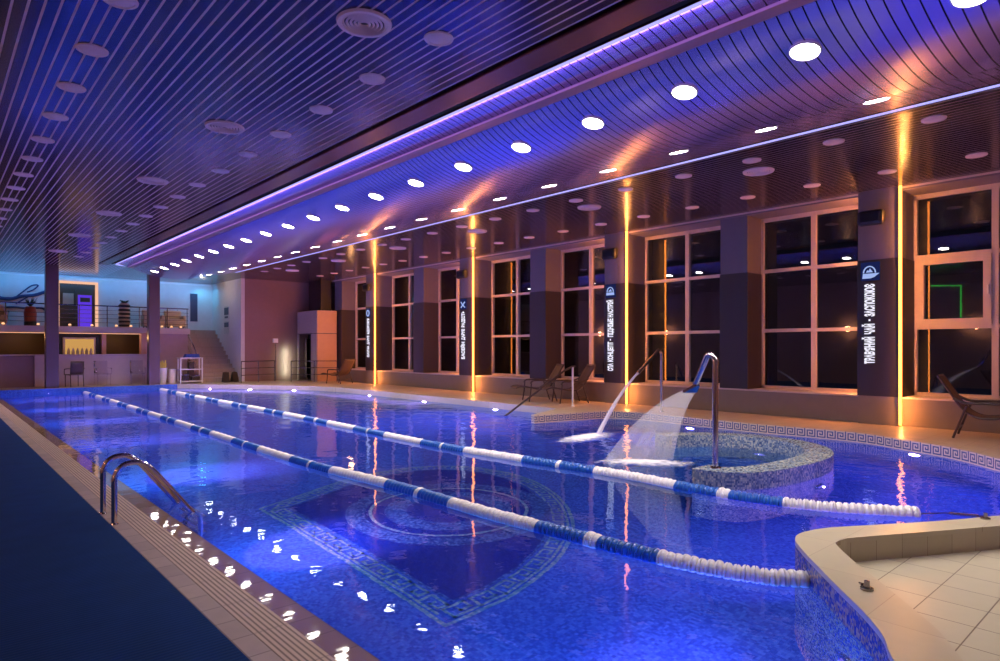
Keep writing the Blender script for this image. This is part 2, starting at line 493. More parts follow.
curb_in = smoothline([(9.6, -.1), (8.2, .2), (7.2, .55), (6.2, 1.12), (5.7, 1.39), (5.05, 1.745), (4.93, 1.79), (4.82, 1.80), (4.73, 1.76), (4.43, 1.53), (4.2, 1.33), (3.89, 1.07), (3.66, .89), (3.37, .72), (3.0, .45), (2.5, .1), (2.2, -.3)], 3)
right_line = right_edge[:-1] + spit + curve[1:]
outline = [(X_POOL, 0.), (X_POOL, Y_FAR)] + right_line + curb_out[1:-1]

# ------------------------------------------------------------------ pool shell
pool_floor = struct(MB().poly([outline], Z_POOL).build('pool_floor', 'pool_tile'))
struct(MB().ribbon([(X_POOL, 0), (X_POOL, Y_FAR)], Z_POOL, -RIM).build('pool_wall_left', 'pool_tile'))
struct(MB().ribbon([(X_POOL, Y_FAR), (7.2, Y_FAR)], Z_POOL, Z_DECK).build('pool_wall_far', 'pool_tile'))
struct(MB().ribbon(right_edge[:8], Z_POOL, .0).build('pool_wall_right', 'pool_tile'))
struct(MB().ribbon(right_edge[:8], .0, Z_DECK).build('pool_wall_right_rim', 'coping'))
hyd = spit + curve[1:]
struct(MB().ribbon(hyd, Z_POOL, .0).build('pool_wall_spa', 'pool_tile'))
struct(MB().ribbon(hyd, .0, Z_DECK, 0, 1).build('pool_wall_key_band', 'key_band'))
struct(MB().ribbon(curb_out, Z_POOL, Z_CURB-.035).build('pool_wall_near', 'curb_mosaic'))

glow_shelf = right_edge[:8] + [(9.9, 15.), (9.9, 20.0), (9.6, 21.4), (8.7, 22.9), (7.7, 24.3), (6.7, 25.9), (6.4, Y_FAR)]  # added pale underwater shelf, brightens the glow by the far lamps
struct(MB().poly([right_edge[:7] + glow_shelf[8:]], Z_POOL, -.42).build('pool_glow_shelf', 'pale_tile'))
water_out = [(X_POOL-.004, 0.), (X_POOL-.004, Y_FAR)] + right_line + curb_out[1:-1]
pw = struct(MB().poly([water_out], 0.).build('pool_water', 'water'))

# mosaic picture in the pool floor
def mosaic_piece(name, loops, mat, dz):
    return MB().poly(loops, Z_POOL+dz).build(name, mat, pool_floor)
med = (4.6, 6.05)
field = [(2.89, 3.85)] + smoothline([(3.55, 3.86), (4.26, 4.05), (5.0, 4.45), (5.6, 5.02), (6.08, 5.75), (6.36, 6.6), (6.3, 7.4), (5.9, 8.0), (5.2, 8.25), (4.3, 8.1), (3.4, 7.7)], 5) + [(2.89, 7.5)]
def shrink(poly, d):
    n = len(poly); out = []
    for i in range(n):
        a, p, b = Vector(poly[i-1]), Vector(poly[i]), Vector(poly[(i+1) % n])
        u = (p-a).normalized(); v = (b-p).normalized()
        na, nb = Vector((-u.y, u.x)), Vector((-v.y, v.x))
        bis = (na+nb)/max(.5, 1+na.dot(nb))
        out.append(tuple(p+bis*d))
    return out
mosaic_piece('mosaic_border', [field, shrink(field, .04)], 'key_tile', .003)
inner = shrink(field, .30)
mosaic_piece('mosaic_field', [inner], 'navy_tile', .003)
mosaic_piece('mosaic_inner_border', [shrink(field, .27), shrink(field, .30)], 'ring_tile', .004)
def circ(r, n=64): return [(med[0]+r*math.cos(2*PI*k/n), med[1]+r*math.sin(2*PI*k/n)) for k in range(n)]
mosaic_piece('mosaic_ring', [circ(1.2), circ(.98)], 'ring_tile', .006)
mosaic_piece('mosaic_ring', [circ(.94), circ(.90)], 'key_tile', .006)
mosaic_piece('mosaic_ring', [circ(.76), circ(.5)], 'ring_tile', .006)
mosaic_piece('mosaic_hub', [circ(.42)], 'navy_tile', .006)
# Greek key running round the border
mid = shrink(field, .15)
def key_strip(loop):
    b = MB(); n = len(loop)
    L = [0]
    for i in range(n): L.append(L[-1] + (Vector(loop[(i+1) % n])-Vector(loop[i])).length)
    def at(s, off):
        s = s % L[-1]
        for i in range(n):
            if s <= L[i+1] + 1e-9:
                a, c = Vector(loop[i]), Vector(loop[(i+1) % n]); t = (c-a).normalized()
                p = a + t*(s-L[i]); q = p + Vector((-t.y, t.x))*off
                return (q.x, q.y)
    pat = [(0, -1), (0, 1), (.75, 1), (.75, -.3), (.38, -.3), (.38, .3)]
    step = .27; k = int(L[-1]/step)
    w = .014
    for i in range(k):
        s0 = i*step
        P = [at(s0+a*step, o*.075) for a, o in pat]
        P2 = [at(s0, -.075), at(s0+step, -.075)]
        for line in (P, P2):
            for p, q in zip(line, line[1:]):
                d = Vector((q[0]-p[0], q[1]-p[1]))
                if d.length < .01 or d.length > .5: continue
                d.normalize(); m = Vector((-d.y, d.x))*w; e = d*w
                z = Z_POOL+.005
                b.quad((p[0]-m.x-e.x, p[1]-m.y-e.y, z), (q[0]-m.x+e.x, q[1]-m.y+e.y, z), (q[0]+m.x+e.x, q[1]+m.y+e.y, z), (p[0]+m.x-e.x, p[1]+m.y-e.y, z))
    return b
key_strip(mid).build('mosaic_greek_key', 'key_tile', pool_floor)

# ------------------------------------------------------------------ decks
deck = [(X_L, Y_FAR)] + [(X_POOL, Y_FAR)] + right_line[:-7] + [(10.5, -3.5), (14.2, -3.5), (14.2, Y_BACK), (X_L, Y_BACK)]
struct(MB().poly([deck], Z_DECK).build('floor_deck', 'deck_tile'))
struct(MB().box(X_L, 7.1, Y_FAR+.02, Y_BACK, -.1, Z_DECK-.004).build('floor_far', 'deck_tile'))
struct(MB().box(X_L, X_DECKL, Y_NEAR, Y_FAR, -.2, 0).build('floor_left', 'edge_tile'))
struct(MB().box(X_DECKL, X_GRATE, Y_NEAR, Y_FAR, -.2, 0).build('floor_edge_tiles', 'edge_tile'))
struct(MB().box(X_GRATE, X_LEDGE, Y_NEAR, Y_FAR, -.2, .001).build('floor_overflow_grating', 'grate'))
struct(MB().box(X_LEDGE, X_POOL, .0, Y_FAR, -.029, -.001).build('pool_ledge_floor', 'ledge'))
tag(MB().box(-2.3, X_DECKL-.015, Y_NEAR+.2, 24.4, .001, .014).build('poolside_mat', 'mat'), 'dark blue ribbed matting along the left poolside', 'mat')
# raised curb round the near end: coping on top, tiled riser inside
a, b = curb_out, curb_in
cop = [(9.6, 1.05)] + curve[-7:-1] + curb_out + [(X_POOL, -.3)] + curb_in[::-1]
struct(MB().poly([cop], Z_CURB-.035, Z_CURB).build('coping_trim', 'coping'))
struct(MB().ribbon(curb_in, 0, Z_CURB-.035).build('kerb_wall', 'riser_tile'))
struct(MB().poly([curb_in + [(2.2, -3.5), (9.6, -3.5)]], -.1, 0).build('floor_step', 'floor_tile'))
struct(MB().box(X_LEDGE, 2.2, Y_NEAR, -.3, -.1, 0).build('floor_corner', 'floor_tile'))
struct(MB().box(9.6, 10.5, Y_NEAR, 1.05, -.1, Z_DECK).build('floor_corner_deck', 'deck_tile'))

# ------------------------------------------------------------------ room shell
struct(MB().box(X_L-.2, X_L, Y_NEAR-.2, Y_BACK+.2, -.2, 4.8).build('wall_left', 'mauve_wall'))
struct(MB().box(X_L, 14.2, Y_NEAR-.2, Y_NEAR, -.2, 4.8).build('wall_near', 'mauve_wall'))
struct(MB().box(X_L, 14.2, Y_BACK, Y_BACK+.2, -.2, 4.8).build('wall_far', 'white_paint'))
# stair side wall and the brown wall in the far corner
struct(MB().box(9.70, 9.85, 27.0, Y_BACK, Z_DECK, Z_CEIL).build('wall_stair', 'white_paint'))
struct(MB().box(9.85, 14.2, 27.0, 27.2, Z_DECK, Z_CEIL).build('wall_corner', 'brown_wall'))

# opening of the canopy in the slat ceiling, rounded at its far end
OX0, OX1, OY1 = 4.76, 8.78, 25.6
def opening(d=0., n=8):
    x0, x1, y1, r = OX0-d, OX1+d, OY1+d, .55+max(d, 0)
    pts = [(x0, Y_NEAR), (x1, Y_NEAR)]
    pts += [(x1-r+r*math.cos(PI/2*k/n), y1-r+r*math.sin(PI/2*k/n)) for k in range(n+1)]
    pts += [(x0+r-r*math.sin(PI/2*k/n), y1-r+r*math.cos(PI/2*k/n)) for k in range(n+1)]
    return pts
op = opening()
nh = 2+9
ceil_loop = [(X_L, Y_NEAR), op[0]] + op[:nh-1:-1] + [(op[nh][0], Y_BACK), (X_L, Y_BACK)]
aisle_loop = op[1:nh+1] + [(op[nh][0], Y_BACK), (13.06, Y_BACK), (13.06, Y_NEAR)]
struct(MB().poly([aisle_loop], Z_CEIL, Z_CEIL+.04).build('ceiling_aisle', 'ceiling_aisle'))
struct(MB().poly([ceil_loop], Z_CEIL, Z_CEIL+.04).build('ceiling', 'ceiling'))
struct(MB().ribbon(op[1:] + [op[0]], Z_CEIL, Z_CEIL+.4).build('ceiling_recess_trim', 'black_gap'))
struct(MB().poly([opening(.3)], Z_CEIL+.4, Z_CEIL+.45).build('ceiling_recess_slab', 'black_gap'))
# brown metal band round the opening, and a black strip standing for the shaded gap inside it
def band(d0, d1, z0, z1, name, mat):
    o0, o1 = opening(d0), opening(d1)
    path = o0[1:][::-1]; path1 = o1[1:][::-1]
    loop = [o0[0]] + o0[::-1][0:len(o0)-1]
    A = [p for p in o0[1:]] + [o0[0]]; B = [p for p in o1[1:]] + [o1[0]]
    struct(MB().poly([A + B[::-1]], z0, z1).build(name, mat))
# only the left run carries the wide band
lft = MB()
lft.box(OX0-.40, OX0-.11, Y_NEAR, OY1-.1, Z_CEIL-.035, Z_CEIL-.001, bevel=.008)
struct(lft.build('ceiling_band_trim', 'brown_band'))
struct(MB().box(OX0-.11, OX0-.012, Y_NEAR, OY1-.3, Z_CEIL-.012, Z_CEIL-.001).build('ceiling_gap_shade', 'black_gap'))

# canopy: curved metal slat panel hung in the opening
def hz(h): return EYE+h
prof_left = [(4.86, 2.90), (5.02, 2.865), (5.17, 2.815)]
prof_mid = smoothline([(5.30, 2.80), (5.48, 2.70), (5.73, 2.615), (6.1, 2.535), (6.5, 2.495), (6.85, 2.49), (7.16, 2.52)], 4)
prof_right = [(7.18, 2.575), (7.5, 2.642), (7.9, 2.72), (8.44, 2.81)]
canopy = struct(bpy.data.objects.new('ceiling_canopy', None)); COL.objects.link(canopy)
def extr(prof, y0, y1, name, mat, parent=None):
    P = [[(x, y0+(y1-y0)*j/12, hz(h)) for x, h in prof] for j in range(13)]
    return MB().grid(P).build(name, mat, parent, smooth=True, solid=.012)
extr(prof_left, Y_NEAR, 25.2, 'edge_panel', 'canopy', canopy)
extr(prof_mid, Y_NEAR, 25.1, 'curved_panel', 'canopy', canopy)
extr(prof_right, Y_NEAR, 25.1, 'side_panel', 'canopy', canopy)
MB().box(5.15, 5.31, Y_NEAR, 25.2, hz(2.785), hz(2.86), bevel=.006).build('beam', 'pink_beam', canopy)
# light strips on the lip of the opening
led = thing('light_strip', 'bluish white light strip along the left lip of the ceiling canopy', 'light strip', (OX0, 0, Z_CEIL), 0, 'canopy light strips')
lp = [p for p in opening(-.02)]
n9 = 9
left_run = [lp[0]] + lp[::-1][:n9]
w = [(p[0]+.0, p[1]) for p in left_run]
def strip_poly(d0, d1, pick):
    A = pick(opening(d0)); B = pick(opening(d1))
    return [A + B[::-1]]
pick_left = lambda o: [o[0]] + o[::-1][:8]
bL = MB().poly(strip_poly(-.012, -.062, pick_left), Z_CEIL-.03, Z_CEIL+.0)
oL = bL.build('diffuser', 'cool_led', led); oL.location = (-OX0, 0, -Z_CEIL)
MB().box(-.012, -.002, Y_NEAR, 25.0, -.035, 0).build('profile', 'dark_chrome', led)
led2 = thing('light_strip', 'thin violet white light strip along the right lip of the ceiling canopy', 'light strip', (OX1, 0, Z_CEIL), 0, 'canopy light strips')
MB().box(-.012, .015, Y_NEAR, 25.0, -.02, -.001).build('diffuser', 'cool_led', led2)
MB().box(.016, .03, Y_NEAR, 25.0, -.032, 0).build('profile', 'dark_chrome', led2)

# downlights in the canopy
def downlight(loc, label, group):
    t = thing('downlight', label, 'downlight', loc, 0, group)
    MB().lathe([(0, -.004), (.112, -.006), (.118, -.003)], seg=28).build('lens', 'lamp_white', t, True)
    MB().lathe([(.116, .0), (.120, -.012), (.128, -.012), (.134, .0), (.125, .03), (.116, .02)], seg=28).build('rim', 'white_plastic', t, True)
    return t
dl = None
for j, (xx, zz, tilt, nm) in enumerate(((5.73, hz(2.602), .235, 'large row on the canopy bulge'), (7.5, hz(2.63), -.2, 'thin row along the right canopy edge'))):
    for i in range(20):
        lab = '%s glowing downlight from the camera in the %s' % (ORD[i], nm)
        loc = (xx, 1.2+1.2*i, zz)
        if dl is None: dl = o = downlight(loc, lab, 'canopy downlights')
        else: o = dup(dl, loc, 0, lab)
        o.rotation_euler = (0, tilt, 0)

# flat round ceiling discs (unlit), three rows, and the slotted air vents
def disc(loc, label):
    t = thing('ceiling_disc', label, 'ceiling light', loc, 0, 'unlit ceiling discs')
    MB().lathe([(0, -.012), (.105, -.012), (.11, -.008)], seg=28).build('cover', 'disc_paint', t, True)
    MB().lathe([(.108, -.006), (.112, -.016), (.135, -.014), (.14, 0)], seg=28).build('rim', 'disc_paint', t, True)
    return t
def inview(x, y, z, mx=6):
    Z = x*math.sin(TH)+y*math.cos(TH)
    if Z < .5: return False
    u = CX+F*(x*math.cos(TH)-y*math.sin(TH))/Z; v = HZ-F*(z-EYE)/Z
    return -mx < u < 1000+mx and -mx < v < 661+mx
d0 = None
for xx, y0, n, nm in ((1.19, 4.88, 18, 'leftmost row'), (3.565, 2.45, 19, 'row by the brown band'),
                      (9.49, 1.18, 20, 'row by the right canopy strip'), (11.75, 1.2, 20, 'row by the window wall')):
    k = 0
    for i in range(n):
        loc = (xx, y0+1.2*i, Z_CEIL)
        if not inview(*loc, 14) or (xx > 11 and loc[1] > 26.5): continue
        lab = '%s unlit ceiling disc from the camera in the %s' % (ORD[k], nm); k += 1
        if d0 is None: d0 = disc(loc, lab)
        else: dup(d0, loc, 0, lab)
def vent(loc, label):
    t = thing('ceiling_vent', label, 'air vent', loc, 0, 'round ceiling vents')
    MB().lathe([(.195, 0), (.20, -.02), (.235, -.022), (.245, 0)], seg=36).build('rim', 'disc_paint', t, True)
    MB().lathe([(0, -.003), (.2, -.003)], seg=36).build('backing', 'black', t)
    for k in range(5):
        r = .035+.035*k
        MB().lathe([(r, -.004), (r+.008, -.022), (r+.024, -.012), (r+.02, -.004)], seg=36).build('louvre_ring', 'disc_paint', t, True)
    return t
v0 = None
for xx, y0, dy, n, nm in ((2.9, 5.06, 3.6, 6, 'left slat ceiling'), (10.15, 5.0, 3.6, 6, 'ceiling over the window aisle')):
    for i in range(n):
        lab = '%s slotted air vent from the camera in the %s' % (ORD[i], nm)
        loc = (xx, y0+dy*i, Z_CEIL)
        if v0 is None: v0 = vent(loc, lab)
        else: dup(v0, loc, 0, lab)

# ------------------------------------------------------------------ window wall: pillars, piers, windows
Z_SILL, Z_SPLIT, Z_WTOP = .68, 3.18, 4.38
P0 = 3.76
pill_y = [P0-6, P0, P0+6, P0+12, P0+18]
PW = .69
struct(MB().box(13.06, 14.1, Y_NEAR, 27.0, Z_CEIL-.06, Z_CEIL+.04).build('wall_right_header', 'grey_panel'))
struct(MB().box(13.04, 13.06, Y_NEAR, 27.0, Z_CEIL-.03, Z_CEIL).build('ceiling_edge_trim', 'window_white'))
struct(MB().box(13.05, 13.95, Y_NEAR, 27.0, Z_DECK-.2, Z_SILL-.03).build('wall_right', 'sill_grey'))
struct(MB().box(13.02, 13.95, Y_NEAR, 27.0, Z_SILL-.03, Z_SILL).build('windowsill_trim', 'window_white'))
def block(x0, x1, y0, y1, name):
    o = struct(MB().box(x0, x1, y0, y1, Z_SPLIT, Z_CEIL).build(name, 'grey_panel'))
    MB().box(x0-.012, x1, y0-.012, y1+.012, Z_SILL, Z_SPLIT).build('dark_cladding', 'dark_panel', o)
    return o
for k, y in enumerate(pill_y):
    o = block(X_FACE, 14.0, y, y+PW, 'pillar')
    MB().box(X_FACE, 14.0, y, y+PW, Z_DECK-.02, Z_SILL).build('pillar_base', 'sill_grey', o)
pier_y = [P0-3.07+6*i for i in range(0, 5)]         # piers half way between the pillars
for y in pier_y:
    block(13.08, 14.0, y, y+.62, 'pier_wall')
edges = sorted([(y, y+PW) for y in pill_y] + [(y, y+.62) for y in pier_y])
wn = 0
for (a0, a1), (b0, b1) in zip(edges, edges[1:]):
    y0, y1 = a1, b0
    wn += 1
    o = struct(bpy.data.objects.new('window_%d' % wn, None)); COL.objects.link(o)
    f = MB(); fw = .055
    x0, x1 = X_WIN-.04, X_WIN+.04
    f.box(x0, x1, y0, y0+fw, Z_SILL, Z_WTOP); f.box(x0, x1, y1-fw, y1, Z_SILL, Z_WTOP)
    f.box(x0, x1, y0, y1, Z_SILL, Z_SILL+.06); f.box(x0, x1, y0, y1, Z_WTOP-.06, Z_WTOP+.03)
    ym = (y0+y1)/2
    f.box(x0-.006, x1, ym-.05, ym+.05, Z_SILL, Z_WTOP)
    for z in (1.94, 3.24): f.box(x0-.004, x1, y0, y1, z-.035, z+.035)
    f.build('frame', 'window_white', o)
    for j, (ya, yb) in enumerate(((y0, ym), (ym, y1))):
        for za, zb in ((Z_SILL, 1.94), (1.94, 3.24), (3.24, Z_WTOP)):
            MB().box(X_WIN+.012, X_WIN+.02, ya+.04, yb-.04, za+.03, zb-.03).build('pane', 'glass', o)
    if abs(ym-2.6) < .6:                                # the window by the right lounger has an opening sash
        g = MB(); ya, yb = ym+.05, y1-fw; za, zb = 1.975, 3.205; t = .115
        x0 -= .035
        g.box(x0, x1, ya, ya+t, za, zb); g.box(x0, x1, yb-t, yb, za, zb)
        g.box(x0, x1, ya+t, yb-t, za, za+t); g.box(x0, x1, ya+t, yb-t, zb-t, zb)
        g.build('opening_sash', 'window_white', o)
        MB().box(x0-.03, x0, ya+.03, ya+.055, 2.5, 2.66, bevel=.006).build('handle', 'white_plastic', o)

# LED strips, illuminated signs and loudspeakers on the pillars
def text_mesh(body, length, height):
    cu = bpy.data.curves.new('t', 'FONT'); cu.body = body; cu.size = 1.; cu.offset = .045; cu.resolution_u = 2
    ob = bpy.data.objects.new('t', cu); COL.objects.link(ob)
    dg = bpy.context.evaluated_depsgraph_get(); dg.update()
    me = bpy.data.meshes.new_from_object(ob.evaluated_get(dg))
    COL.objects.unlink(ob); bpy.data.objects.remove(ob)
    xs = [v.co.x for v in me.vertices]; ys = [v.co.y for v in me.vertices]
    x0, x1, y0, y1 = min(xs), max(xs), min(ys), max(ys)
    for v in me.vertices:
        tx = (v.co.x-x0)/(x1-x0)*length; ty = (v.co.y/.73*height - height/2) if body != '-' else (v.co.y-y0)/(y1-y0)*height - height/2
        v.co = (0., ty, tx)                             # reads upwards, tops of the letters to the far side
    return me
names = ['first', 'second', 'third', 'fourth']
signs = {1: (['ТРАВ\u2019ЯНИЙ', 'ЧАЙ', '-', 'ЗАСПОКОЮЄ'], [0, .545, .785, .87], [.495, .19, .035, .60], 1.27),
         2: (['СПА', 'КОНЦЕПТ', '-', 'ПІДНІМЕ', 'НАСТРІЙ'], [0, .23, .77, .86, 1.36], [.19, .51, .04, .47, .44], .98),
         3: (['БАСЕЙН', 'ДАРУЄ', 'РАДІСТЬ'], [0, .62, 1.03], [.56, .36, .52], 1.20),
         4: (['САУНА', 'ДАРУЄ', 'ЗДОРОВ\u2019Я'], [0, .5, .9], [.45, .35, .62], 1.20)}
where = {1: 'pillar nearest the right lounger', 2: 'pillar behind the two brown loungers', 3: 'second pillar from the far corner', 4: 'pillar nearest the far corner'}
spk = None
for k in (1, 2, 3, 4):
    y = pill_y[k]
    t = thing('light_strip', 'vertical amber light strip on the near edge of the %s' % where[k], 'light strip', (X_FACE, y, Z_DECK), 0, 'amber strips on the pillars')
    MB().box(-.026, .014, -.026, .014, .02, Z_CEIL-Z_DECK-.005).build('diffuser', 'amber', t)
    MB().box(-.028, -.013, .0145, .024, .01, Z_CEIL-Z_DECK-.005).build('profile', 'dark_chrome', t)
    t = thing('light_strip', 'amber light strip on the far face of the %s' % where[k], 'light strip', (X_FACE+.2, y+PW, Z_DECK), 0, 'amber strips on the pillars')
    MB().box(-.03, .03, .013, .026, Z_SILL-Z_DECK+.04, Z_CEIL-Z_DECK-.005).build('diffuser', 'amber', t)
    MB().box(-.04, -.031, .013, .03, Z_SILL-Z_DECK+.03, Z_CEIL-Z_DECK-.005).build('profile', 'dark_chrome', t)
    # sign
    words, starts, lens, zb = signs[k]
    s = thing('illuminated_sign', 'glowing white lettering under a blue emblem on the %s' % where[k], 'sign', (X_FACE-.013, y+.49, zb), 0, 'lit signs on the pillars')
    for wd, a0, l in zip(words, starts, lens):
        h = .155 if wd != '-' else .03
        me = text_mesh(wd, l, h)
        me.materials.append(M['sign_white'])
        o = bpy.data.objects.new('lettering', me); COL.objects.link(o); o.parent = s; o.location = (-.012, 0, a0)
        md = o.modifiers.new('depth', 'SOLIDIFY'); md.thickness = .008
    top = starts[-1]+lens[-1]
    z0 = top+.10
    MB().box(-.006, -.001, -.17, .15, z0-.04, z0+.30).build('emblem_plate', 'sign_halo', s)
    e = MB()
    if k in (1, 2):
        arc = [(-.014, .10*math.cos(a), z0+.10+.12*math.sin(a)) for a in [PI*i/14 for i in range(15)]]
        e.tube(arc, .012, 6)
        # mountain under the dome
        vs = [(.06, 0), (.035, .045), (.015, .03), (-.01, .075), (-.035, .035), (-.06, 0)]
        e.bm.faces.new([e.bm.verts.new((-.014, p, z0+.11+q)) for p, q in vs])
        if k == 1:
            vs = [(.12, .0), (.11, .09), (-.17, .09), (-.08, .02), (-.02, .0)]
        else:
            vs = [(.13, .02), (.12, .09), (-.12, .09), (-.13, .02)]
        e.bm.faces.new([e.bm.verts.new((-.014, p, z0+q)) for p, q in vs])
    elif k == 3:
        e.tube([(-.014, .10, z0+.02), (-.014, -.10, z0+.2)], .02, 6); e.tube([(-.014, -.10, z0+.02), (-.014, .02, z0+.11)], .02, 6)
        e.tube([(-.014, .10, z0+.2), (-.014, .02, z0+.11)], .02, 6)
    else:
        e.tube([(-.014, .09*math.cos(a), z0+.11+.11*math.sin(a)) for a in [2*PI*i/16 for i in range(17)]], .025, 6)
    e.build('emblem', 'sign_blue', s)
    # loudspeaker
    lab = 'black loudspeaker high on the %s' % where[k]
    if spk is None:
        spk = thing('loudspeaker', lab, 'speaker', (X_FACE, y+.43, 3.93), 0, 'loudspeakers on the pillars')
        MB().box(-.21, -.05, -.22, .22, -.14, .14, bevel=.06).build('cabinet', 'black', spk)
        MB().box(-.218, -.205, -.155, .155, -.075, .075, bevel=.005).build('grille', 'black_gap', spk)
        MB().box(-.05, .0, -.05, .05, -.05, .05).build('bracket', 'dark_chrome', spk)
    else: dup(spk, (X_FACE, y+.43, 3.93), 0, lab)

# ------------------------------------------------------------------ lane ropes
def float_mesh(r=.078, w=.06):
    b = MB()
    T = Matrix.Rotation(PI/2, 4, 'X')
    b.lathe([(.012, -w*.5), (r*.72, -w*.5), (r*.95, -w*.28), (r, -w*.08), (r*.78, 0.), (r, w*.08), (r*.95, w*.28), (r*.72, w*.5), (.012, w*.5)], seg=14, T=T)
    return b
proto_w = float_mesh().build('float', 'white_plastic', None, True); me_w = proto_w.data
proto_b = float_mesh().build('float', 'blue_plastic', None, True); me_b = proto_b.data
for o in (proto_w, proto_b): COL.objects.unlink(o); bpy.data.objects.remove(o)
def lane_rope(path, anchor, label):
    path = smoothline(path, 8)
    x_near, y0 = path[0]
    cum = [0]
    for p, q in zip(path, path[1:]): cum.append(cum[-1]+math.hypot(q[0]-p[0], q[1]-p[1]))
    t = thing('lane_rope', label, 'lane rope', (x_near, y0, 0.), 0, 'lane ropes across the pool')
    L = cum[-1]; step = .0585; n = int(L/step)
    seg = 1.165
    far_w, far_b = MB(), MB(); k = 0
    for i in range(n):
        sl = i*step+.03
        while k < len(path)-2 and cum[k+1] < sl: k += 1
        (xa, ya), (xb, yb_) = path[k], path[k+1]; fq = (sl-cum[k])/(cum[k+1]-cum[k])
        xx = xa+(xb-xa)*fq-x_near; yy = ya+(yb_-ya)*fq-y0; turn = math.atan2(-(xb-xa), yb_-ya)
        q = sl/seg; blue = int(q) % 2 == 1; fr = q-int(q)
        ball = blue and abs(fr-.5) < .035
        white = (not blue) or ball
        zz = .004+.004*math.sin(i*1.7)
        if i < 100:
            o = bpy.data.objects.new('float', me_w if white else me_b); COL.objects.link(o); o.parent = t; o.location = (xx, yy, zz); o.rotation_euler = (0, 0, turn)
            if ball: o.scale = (1.1, 1.15, 1.1)
        else:
            b = far_w if white else far_b
            T = Matrix.Translation((xx, yy, zz)) @ Matrix.Rotation(PI/2, 4, 'X')
            b.lathe([(.012, -.025), (.062, -.022), (.074, 0.), (.062, .022), (.012, .025)], seg=10, T=T)
    # one object for the far floats of both colours
    far_w.bm.faces.ensure_lookup_table()
    nf = len(far_w.bm.faces)
    tmp = bpy.data.meshes.new('tmp'); far_b.bm.to_mesh(tmp); far_b.bm.free()
    far_w.bm.from_mesh(tmp); bpy.data.meshes.remove(tmp)
    far_w.bm.faces.ensure_lookup_table()
    for i, f in enumerate(far_w.bm.faces): f.material_index = 0 if i < nf else 1
    o = far_w.build('distant_floats', ['white_plastic', 'blue_plastic'], t, True); o['kind'] = 'stuff'
    ax, ay, az = anchor[0]-x_near, anchor[1]-y0, anchor[2]
    MB().tube([(0, .1, .012), (-.0, 0, .012), (ax*.45, ay*.45, .012+(az-.012)*.6), (ax, ay, az+.02)], .006, 6).build('cable', 'dark_chrome', t)
    d = Vector((ax, ay, az+.02-.012-(az-.012)*.6)); d = Vector((ax*.55, ay*.55, (az+.02)-(.012+(az-.012)*.6)))
    p1 = Vector((ax, ay, az+.02)); p0 = p1-d*.9
    MB().cyl(p0, p0+(p1-p0)*.8, .012, seg=8).build('turnbuckle', 'dark_chrome', t)
    b = MB(); b.lathe([(0, .0), (.035, .0), (.035, .012), (.015, .016), (.015, .05), (0, .052)], (ax, ay, az), 14)
    b.build('deck_anchor', 'dark_chrome', t, True)
    return t
lane_rope([(4.49, 1.70), (4.2, 2.02), (4.02, 2.64), (3.94, 3.61), (3.88, 4.6), (3.88, 6.1), (3.76, 8.5), (3.85, 14), (3.95, 20), (4.05, Y_FAR-.25)],
          (4.0, 1.33, Z_CURB), 'lane rope of white and blue floats nearer the ladder')
lane_rope([(6.90, 1.85), (6.45, 2.55), (6.27, 3.2), (6.24, 3.8), (6.27, 4.9), (6.1, 6.7), (6.02, 8.7), (6.2, 14), (6.3, 20), (6.48, Y_FAR-.25)],
          (6.36, 1.24, Z_CURB), 'lane rope of white and blue floats nearer the round island')

# ------------------------------------------------------------------ ladder on the left edge
lad = thing('pool_ladder', 'chrome pool ladder with two bent handrails over the left edge', 'ladder', (1.23, 6.5, 0))
def ladder_rail(y):
    pts = [(0, y, 0), (0, y, .38)]
    pts += [(.13-.13*math.cos(a), y, .38+.15*math.sin(a)) for a in [PI/2*i/6 for i in range(1, 7)]]
    pts += [(.20, y, .525), (.27, y, .48), (.34, y, .40), (.62, y, .03), (.70, y, -.10), (.72, y, -.3), (.72, y, -1.0)]
    return smoothline(pts, 2)
for y in (0, .49):
    rl = MB().tube(ladder_rail(y), .024, 12).build('handrail', 'chrome', lad, True)
    MB().lathe([(.024, .012), (.028, .014), (.034, .004), (.036, 0)], (0, y, .001), 18).build('base_flange', 'chrome', rl, True)
for z in (-.25, -.52, -.79):
    MB().box(.66, .78, .0, .49, z-.015, z+.015, bevel=.006).build('tread', 'chrome', lad)

# ------------------------------------------------------------------ round massage island, spouts, water
ring_o = smoothline([(6.49, 3.98), (6.5, 3.72), (6.66, 3.48), (7.05, 3.29), (7.66, 3.21), (8.3, 3.21), (8.85, 3.34), (9.35, 3.66), (9.68, 4.15), (9.78, 4.75), (9.6, 5.3), (9.2, 5.72), (8.7, 6.0)], 5)
ring_i = offset(ring_o, .34)
Z_RING = .19
isl = struct(MB().poly([ring_o + ring_i[::-1]], Z_POOL, Z_RING).build('island_wall', 'grey_mosaic'))
# seat floor inside the ring
inside = ring_i + [(7.4, 5.9), (6.9, 5.0)]
MB().poly([inside], Z_POOL+.45, Z_POOL+.5).build('seat_slab', 'pool_tile', isl)

